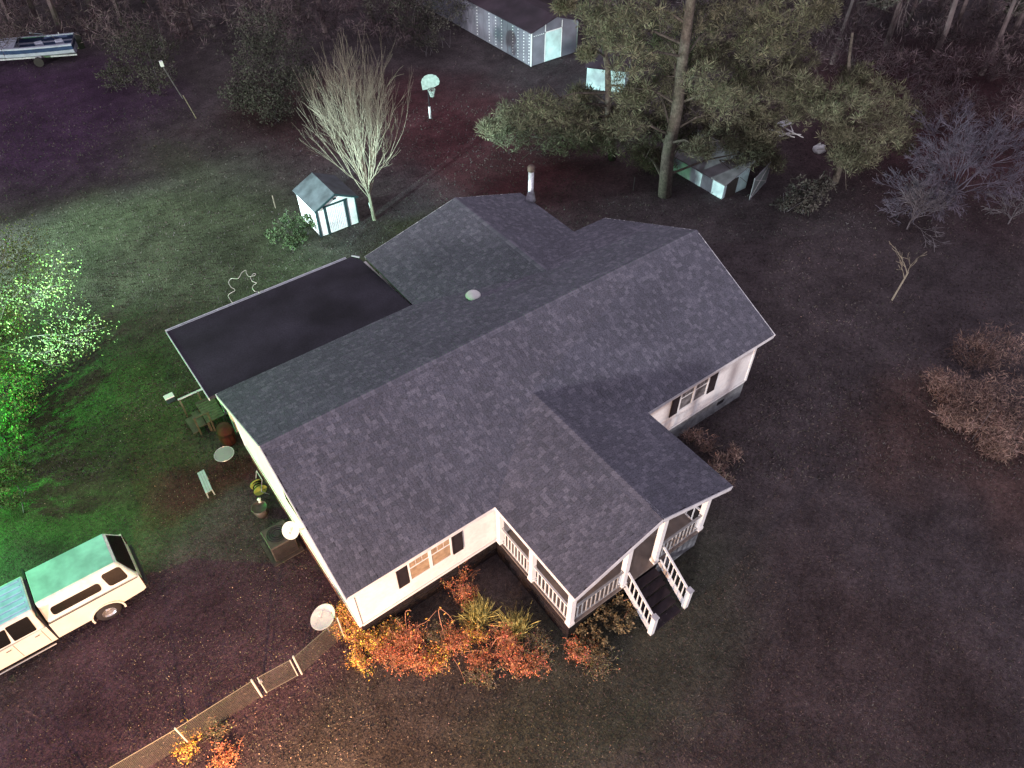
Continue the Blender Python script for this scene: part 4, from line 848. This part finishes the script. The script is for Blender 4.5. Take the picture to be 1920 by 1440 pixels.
twigtree(gp(1672, 563), 3.3, 'twig', 'thin leaning sapling alone on the dark right lawn', 25, 3, .45, 2, .045, lean=(.38, .05), minr=.011, trunk=.4)
twigtree(gp(1890, 420), 2.6, 'twigd', 'short twiggy shrub at the right edge near the purplish tree', 27, 8, 1.2, 3, .04, minr=.012)

twigtree((-9.9, 13.4, 0), 3.8, 'twig', 'bare branches reaching in at the left edge above the pickup truck', 41, 7, 1.0, 3, .09, minr=.012)

# left tree with leaves lit green by the lamp
lt = thing('leafy_tree', 'half-leafless tree lit bright green at the left edge', 'tree', (-7.6, 17.6, 0))
rnd = random.Random(31); tb_ = np.array((-7.6, 17.6, 0)); MB().tube([tb_, tb_+(.2, -.1, 1.6), tb_+(.5, -.2, 2.6)], [.17, .13, .11], 8).build('trunk', 'bark', lt)
lc = MB(); tips = []
for i in range(15):
    tgt = dp(rnd.uniform(-60, 95), rnd.uniform(440, 720), (np.array((-5.6, 18, 0))-CAM)@FWH+rnd.uniform(-1.2, 1.2)); s0 = tb_+(.45, -.2, rnd.uniform(1.7, 2.6))
    if tgt[2] < 1: tgt[2] = rnd.uniform(1, 2)
    branch(lc, s0, tgt-s0, np.linalg.norm(tgt-s0)*.48, .045, 3, rnd, .6, .0, tips, 4, .6, (2, 3), .006, 4, .14)
lc.build('crown', 'bark', lt); TP = np.array(tips); TP = TP[TP[:, 2] > .3]
P = np.repeat(TP, 34, 0)+RNG.normal(size=(len(TP)*34, 3))*.26; P = P[RNG.random(len(P)) < .85]
npmesh('leaves', quads(P, RNG.uniform(.05, .11, len(P)), .05, (0, 0, -.2)), 4, 'leafg', lt, shade(len(P), .5, 1.7, .2))
for k, (u, v, lab) in enumerate(((5, 770, 'yellow-green leafy shrub at the left edge below the lit tree'), (-5, 880, 'bright green shrub at the left edge above the truck'), (35, 700, 'sparse green shrub under the lit tree')  )):
    bush('shrub', [pb(u+dx, v+dy, .5+.3*((k+dx) % 2), .5) for dx, dy in ((0, 0), (28, 20), (-10, 40), (35, -15), (20, 55))], 'leafg', lab, 'shrub', 230, .12, .08, None)

# ------------------------------------------------------------------ front garden plants
def spikes(p, n, L_, m, label):
    t = thing('spiky_shrub', label, 'shrub', tuple(p), 'spiky shrubs in the front garden'); mb = MB()
    for i in range(n):
        a = RNG.uniform(0, 6.28); o_ = abs(RNG.normal(0, .55)); d = np.array((math.cos(a)*math.sin(o_), math.sin(a)*math.sin(o_), abs(math.cos(o_)))); l = L_*RNG.uniform(.55, 1.1)
        b0_ = p+np.array((RNG.normal(0, .12), RNG.normal(0, .12), 0)); s = nz(np.cross(d, RNG.normal(size=3)))*.012; c = RNG.uniform(.5, 1.5)
        mb.add([b0_-s, b0_+s, b0_+d*l*.7+s*.8, b0_+d*l+np.array((0, 0, -.05)), b0_+d*l*.7-s*.8], [(0, 1, 2, 3, 4)], (c, c, c*.9))
        for k in range(3):
            f = RNG.uniform(.4, 1); q = b0_+d*l*f; d2 = nz(d+RNG.normal(size=3)*.6); mb.add([q-s*.6, q+s*.6, q+d2*.14], [(0, 1, 2)], (c*1.1, c*1.1, c))
    mb.build('blades', m, t); return t
spikes(gp(898, 1162), 300, .95, 'spiky', 'larger of two spiky olive shrubs beside the porch bed'); spikes(gp(968, 1182), 260, .82, 'spiky', 'smaller spiky olive shrub nearer the porch rail')
def weed(u, v, r, m, label, h=.35, n=46, Ls=.065, cat='plant'):
    p = gp(u, v); t = thing('garden_plant', label, cat, tuple(p)); st = MB(); LP = []; n = int(n*1.9)
    for i in range(n):
        g_ = RNG.normal(0, r*.55, 2); b0_ = p+np.array((g_[0], g_[1], 0)); l = h*RNG.uniform(.3, 1.45); e = b0_+np.array((RNG.normal(0, .16), RNG.normal(0, .16), l))
        st.tube([b0_, (b0_+e)/2+RNG.normal(size=3)*.03, e], [.006, .005, .0025], 3, False)
        for k in range(3): q = b0_+(e-b0_)*RNG.uniform(.3, .95); st.tube([q, q+RNG.normal(size=3)*.07+(0, 0, .04)], [.004, .002], 3, False)
        for k in range(12): LP.append(b0_+(e-b0_)*RNG.uniform(.15, 1.05)+RNG.normal(size=3)*.06)
    st.build('stems', 'stalk' if m != 'leafb' else 'twig', t); LP = np.array(LP); LP[:, 2] = np.maximum(LP[:, 2], .02); npmesh('leaves', quads(LP, RNG.uniform(.35, 1.3, len(LP))*Ls, Ls*.45, (0, 0, .3)), 4, m, t, shade(len(LP), .3, 1.9, .4))
for a in ((655, 1172, .42, 'leafy', 'golden leafy plant against the front left corner of the house', .75, 70), (690, 1200, .34, 'leafy', 'orange-yellow leafy plant just in front of the golden one', .5),
          (675, 1242, .18, 'leafy', 'small bright yellow shrublet at the bottom left of the garden bed', .45, 26, .08), (725, 1225, .34, 'leafo', 'russet bushy plant next to the small yellow shrublet'), (770, 1205, .34, 'leafo', 'tall russet plant with upright shoots left of the bed centre', .6),
          (800, 1245, .36, 'leafo', 'low russet ground plant along the front edge of the bed', .22), (850, 1205, .3, 'leafo', 'dull red plant in the middle of the bed', .4), (875, 1125, .26, 'leafo', 'pink-tinged upright plant behind the larger spiky shrub', .7, 30),
          (905, 1240, .36, 'leafo', 'brownish red plant in front of the larger spiky shrub', .25), (960, 1240, .38, 'leafo', 'vivid red-orange plant below the smaller spiky shrub', .4), (945, 1205, .26, 'leafo', 'red plant squeezed between the two spiky shrubs', .5),
          (760, 1240, .34, 'leafo', 'low brownish red plant left of the front edge stalk', .3), (905, 1265, .3, 'leafb', 'dry brown weeds where the bed meets the lawn', .2), (820, 1200, .34, 'leafb', 'dark brown weeds behind the low russet plant', .35), (1010, 1215, .34, 'leafb', 'brown dry grass tuft right of the smaller spiky shrub', .35), (1120, 1245, .36, 'leafb', 'brown weeds spreading in front of the porch corner', .25), (820, 1235, .34, 'leafy', 'orange-gold leaves in the middle of the bed front', .28, 34), (730, 1195, .3, 'leafy', 'orange leaves mixed into the russet plants at the left', .4, 34), (890, 1195, .26, 'leafy', 'golden tuft right behind the brownish red plant', .4, 26), (1000, 1245, .3, 'leafo', 'red-brown grass at the right end of the bed', .25, 34), (740, 1180, .3, 'leafb', 'brown weeds near the wall at the left of the bed', .3), (1085, 1222, .26, 'leafo', 'pinkish plant at the foot of the porch corner post', .3), (705, 1215, .14, 'leafy', 'tiny lemon-yellow plant amid the russet ones', .5, 14),
          (870, 1085, .13, 'leafo', 'lone pink-flowered stalk clump near the wall', .6, 8), (842, 1100, .12, 'leafo', 'single orange tuft on a tall stem near the wall', .55, 8)): weed(*a)
def arc(pts, z, label, r=.012, m='stalk'):
    P = [gp(u, v, zz) for (u, v), zz in zip(pts, z)]; t = thing('dry_stalk', label, 'stalk', (P[0][0], P[0][1], 0), 'dry stalks over the front garden bed')
    s = smooth(P, 5); MB().tube(s, [r*(1-.5*i/len(s)) for i in range(len(s))], 5).build('stem', m, t); lf = []
    for p in s[2:]:
        if RNG.random() < .5: lf.append(p+RNG.normal(size=3)*.02)
    if lf: lf = np.array(lf); npmesh('leaves', quads(lf, .11, .05), 4, 'leafy', t, shade(len(lf)))
arc([(806, 1217), (780, 1180), (800, 1165), (818, 1145)], [0, .6, .8, .9], 'tall arching pale stalk at the left of the bed centre'); arc([(838, 1210), (822, 1145), (838, 1150), (850, 1165)], [.0, .9, .9, .7], 'arching pink stalk bending to the right')
arc([(915, 1225), (935, 1195), (965, 1203), (980, 1205)], [0, .45, .4, .3], 'thick pale stalk lying out to the right by the red plant', .016); arc([(925, 1230), (945, 1198), (975, 1215), (993, 1230)], [0, .4, .35, .1], 'long pale stalk pointing down to the right', .014)
arc([(870, 1222), (895, 1220), (920, 1223)], [.15, .3, .2], 'thin white twig lying flat in the bed middle', .008); arc([(824, 1227), (840, 1215), (858, 1210)], [.1, .3, .35], 'short pale twig slanting up in the bed middle', .009)
arc([(850, 1235), (860, 1250), (872, 1278)], [.3, .2, .02], 'pink stem trailing over the lawn edge', .008); arc([(918, 1170), (930, 1178), (942, 1165)], [.2, .45, .6], 'forked orange twig between the spiky shrubs', .01); arc([(765, 1200), (760, 1150), (771, 1145)], [0, .7, .8], 'upright pink shoot at the left of the bed', .014)

# ------------------------------------------------------------------ woods behind
TRK = []
def forest_variant(seed, h, ever):
    rnd = random.Random(seed); t = thing('forest_tree', 'x', 'tree', (0, 0, 0)); tk = MB(); pts = [np.array((rnd.gauss(0, .25)*f*3, rnd.gauss(0, .25)*f*3, h*f)) for f in np.linspace(0, 1, 6)]; pts[0][:] = 0
    tk.tube(pts, [.2*(1-.8*f) for f in np.linspace(0, 1, 6)], 6); tk.build('trunk', 'trunkd', t)
    c = MB(); tips = []
    for i in range(16):
        f = rnd.uniform(.22, 1); p = pts[0]+(pts[-1]-pts[0])*f; a = rnd.uniform(0, 6.28)
        branch(c, p, (math.cos(a), math.sin(a), rnd.uniform(.2, .9)), h*.22*(1.2-f*.6), .05, 2, rnd, .6, .02, tips, 3, .6, (2, 3), .015, 3, .15)
    c.build('crown', 'trunkd', t)
    if ever:
        T_ = np.array(tips); q, col = clump(T_[::3], [.75]*len(T_[::3]), 60, .4, .12); npmesh('foliage', q, 4, 'needled', t, col)
    return t
V = [forest_variant(50+i, h, e) for i, (h, e) in enumerate(((13, 0), (11, 0), (15, 0), (10, 1), (12, 1)))]
spots = []; rnd = random.Random(77)
for u, v in [(30, 60), (70, 40), (120, 75), (175, 35), (230, 45), (310, 30), (360, 55), (420, 20), (470, 15), (560, 25), (610, 60), (660, 15), (700, 45), (760, 5), (-40, 50), (-60, 110), (-90, 170), (15, 20), (140, 10), (270, 5),
             (1560, 120), (1600, 60), (1660, 90), (1700, 50), (1740, 130), (1790, 60), (1840, 140), (1880, 100), (1915, 130), (1950, 60), (1630, 20), (1480, 20), (1520, 60), (1980, 200), (1850, 30), (1760, 10), (1690, 5), (1420, -10), (1950, 260), (1340, -20), (1250, -20), (1100, -20), (1180, -30)]: spots.append(gp(u, v))
NV = len(spots)
for i in range(10):
    spots.append(gp(-100+i*220, rnd.uniform(-130, -40)))
lab_ev = 'dark evergreen in the woods behind the yard'; lab_b = 'bare dim tree in the woods behind the yard'
WOODS = []
for i, p in enumerate(spots):
    k = i % 5 if i < 5 else rnd.choice((0, 1, 2, 0, 1, 2, 3, 4)); o = V[k] if i < 5 else copy_tree(V[k]); o.location = p; o.rotation_euler = (0, 0, rnd.uniform(0, 6.28)); s = rnd.uniform(.75, 1.15); o.scale = (s, s, s)
    pj = (p-CAM); uu = 960+F*(pj@RT)/(pj@FW); reg = 'above the motorboat' if uu < 220 else 'left of the big dark bush' if uu < 440 else 'left of the metal barn' if uu < 850 else 'behind the tallest pine' if uu < 1450 else 'behind the rounded pine' if uu < 1720 else 'at the top right'
    WOODS.append((reg, k > 2, uu, o))
ORD = ['first', 'second', 'third', 'fourth', 'fifth', 'sixth', 'seventh', 'eighth', 'ninth', 'tenth', 'eleventh', 'twelfth']
for reg in sorted({a[0] for a in WOODS}):
    for ev in (True, False):
        for n_, (_, _, _, o) in enumerate(sorted([a for a in WOODS if a[0] == reg and a[1] == ev], key=lambda a: a[2])):
            o['label'] = ORD[n_]+(' dark evergreen' if ev else ' bare tree')+' from the left in the woods '+reg; o['group'] = ('evergreens' if ev else 'bare trees')+' in the woods '+reg
Q = []; Cc = []
for (u0, v0, u1, v1), n in (((-60, -60, 800, 75), 260), ((1380, -60, 1980, 130), 260), ((1100, -60, 1400, 60), 80), ((1700, 100, 1980, 230), 60)):
    cs = [gp(RNG.uniform(u0, u1), RNG.uniform(v0, v1), RNG.uniform(.3, 2.6)) for _ in range(n)]
    q, c = clump(cs, [RNG.uniform(.7, 1.5) for _ in cs], 90, .5, .04); Q.append(q); Cc.append(c)
tag(npmesh('undergrowth', np.concatenate(Q), 4, 'straw2', None, np.concatenate(Cc)), 'dim brown undergrowth between the trunks of the woods', 'undergrowth', kind='stuff')

# ------------------------------------------------------------------ ground cover
def scatter(n, poly_uv, m, name, Lr, Wd, up, shl, flatz=None, zoff=.01):
    us = RNG.uniform(poly_uv[0], poly_uv[2], n*2); vs = RNG.uniform(poly_uv[1], poly_uv[3], n*2)
    d = FW*F+RT*(us[:, None]-960)-UP*(vs[:, None]-720); P = CAM+d*((zoff-CAM[2])/d[:, 2])[:, None]
    ins = ((P[:, 0] > XL-.1) & (P[:, 0] < XR) & (P[:, 1] > YW) & (P[:, 1] < WY)) | ((P[:, 0] > 5.1) & (P[:, 0] < 10.9) & (P[:, 1] > -3.5) & (P[:, 1] < YW)); P = P[~ins][:n]
    q = quads(P, RNG.uniform(Lr[0], Lr[1], len(P)), Wd, up); q[..., 2] = np.maximum(q[..., 2], zoff)
    return q, shade(len(P), *shl)
Q = []; Cc = []
for n, r, Lr, Wd in ((60000, (0, 700, 1920, 1440), (.05, .11), .022), (60000, (0, 200, 1920, 900), (.07, .16), .035), (12000, (0, 0, 1920, 300), (.10, .2), .04)):
    q, c = scatter(n, r, 'grass', 'grass', Lr, Wd, (0, 0, .35), (.4, 1.7, .15)); Q.append(q); Cc.append(c)
tag(npmesh('grass', np.concatenate(Q), 4, 'grass', None, np.concatenate(Cc)), 'thin patchy winter grass over the whole yard', 'grass', kind='stuff')
Q = []; Cc = []
for n, r in ((1500, (240, 1190, 700, 1440)), (1100, (500, 1180, 1150, 1440)), (900, (0, 650, 420, 980)), (700, (0, 1050, 640, 1440)), (500, (430, 950, 700, 1230)), (260, (150, 150, 700, 700)), (120, (1250, 450, 1900, 1400))):
    q, c = scatter(n, r, 'litter', 'fallen_leaves', (.02, .055), .03, (0, 0, .1), (.5, 2.0, .2), zoff=.03); Q.append(q); Cc.append(c)
tag(npmesh('fallen_leaves', np.concatenate(Q), 4, 'litter', None, np.concatenate(Cc)), 'small pale fallen leaves strewn over the lawn', 'leaves', kind='stuff')
for k, (u, v, lab) in enumerate(((352, 1400, 'yellow weeds at the foot of the third fence post'), (405, 1370, 'pale green weeds below the chain-link fence'), (420, 1425, 'russet weeds at the bottom left edge'))):
    weed(u, v, .3, ['leafy', 'leafb', 'leafo'][k], lab, .2, 26, .07)
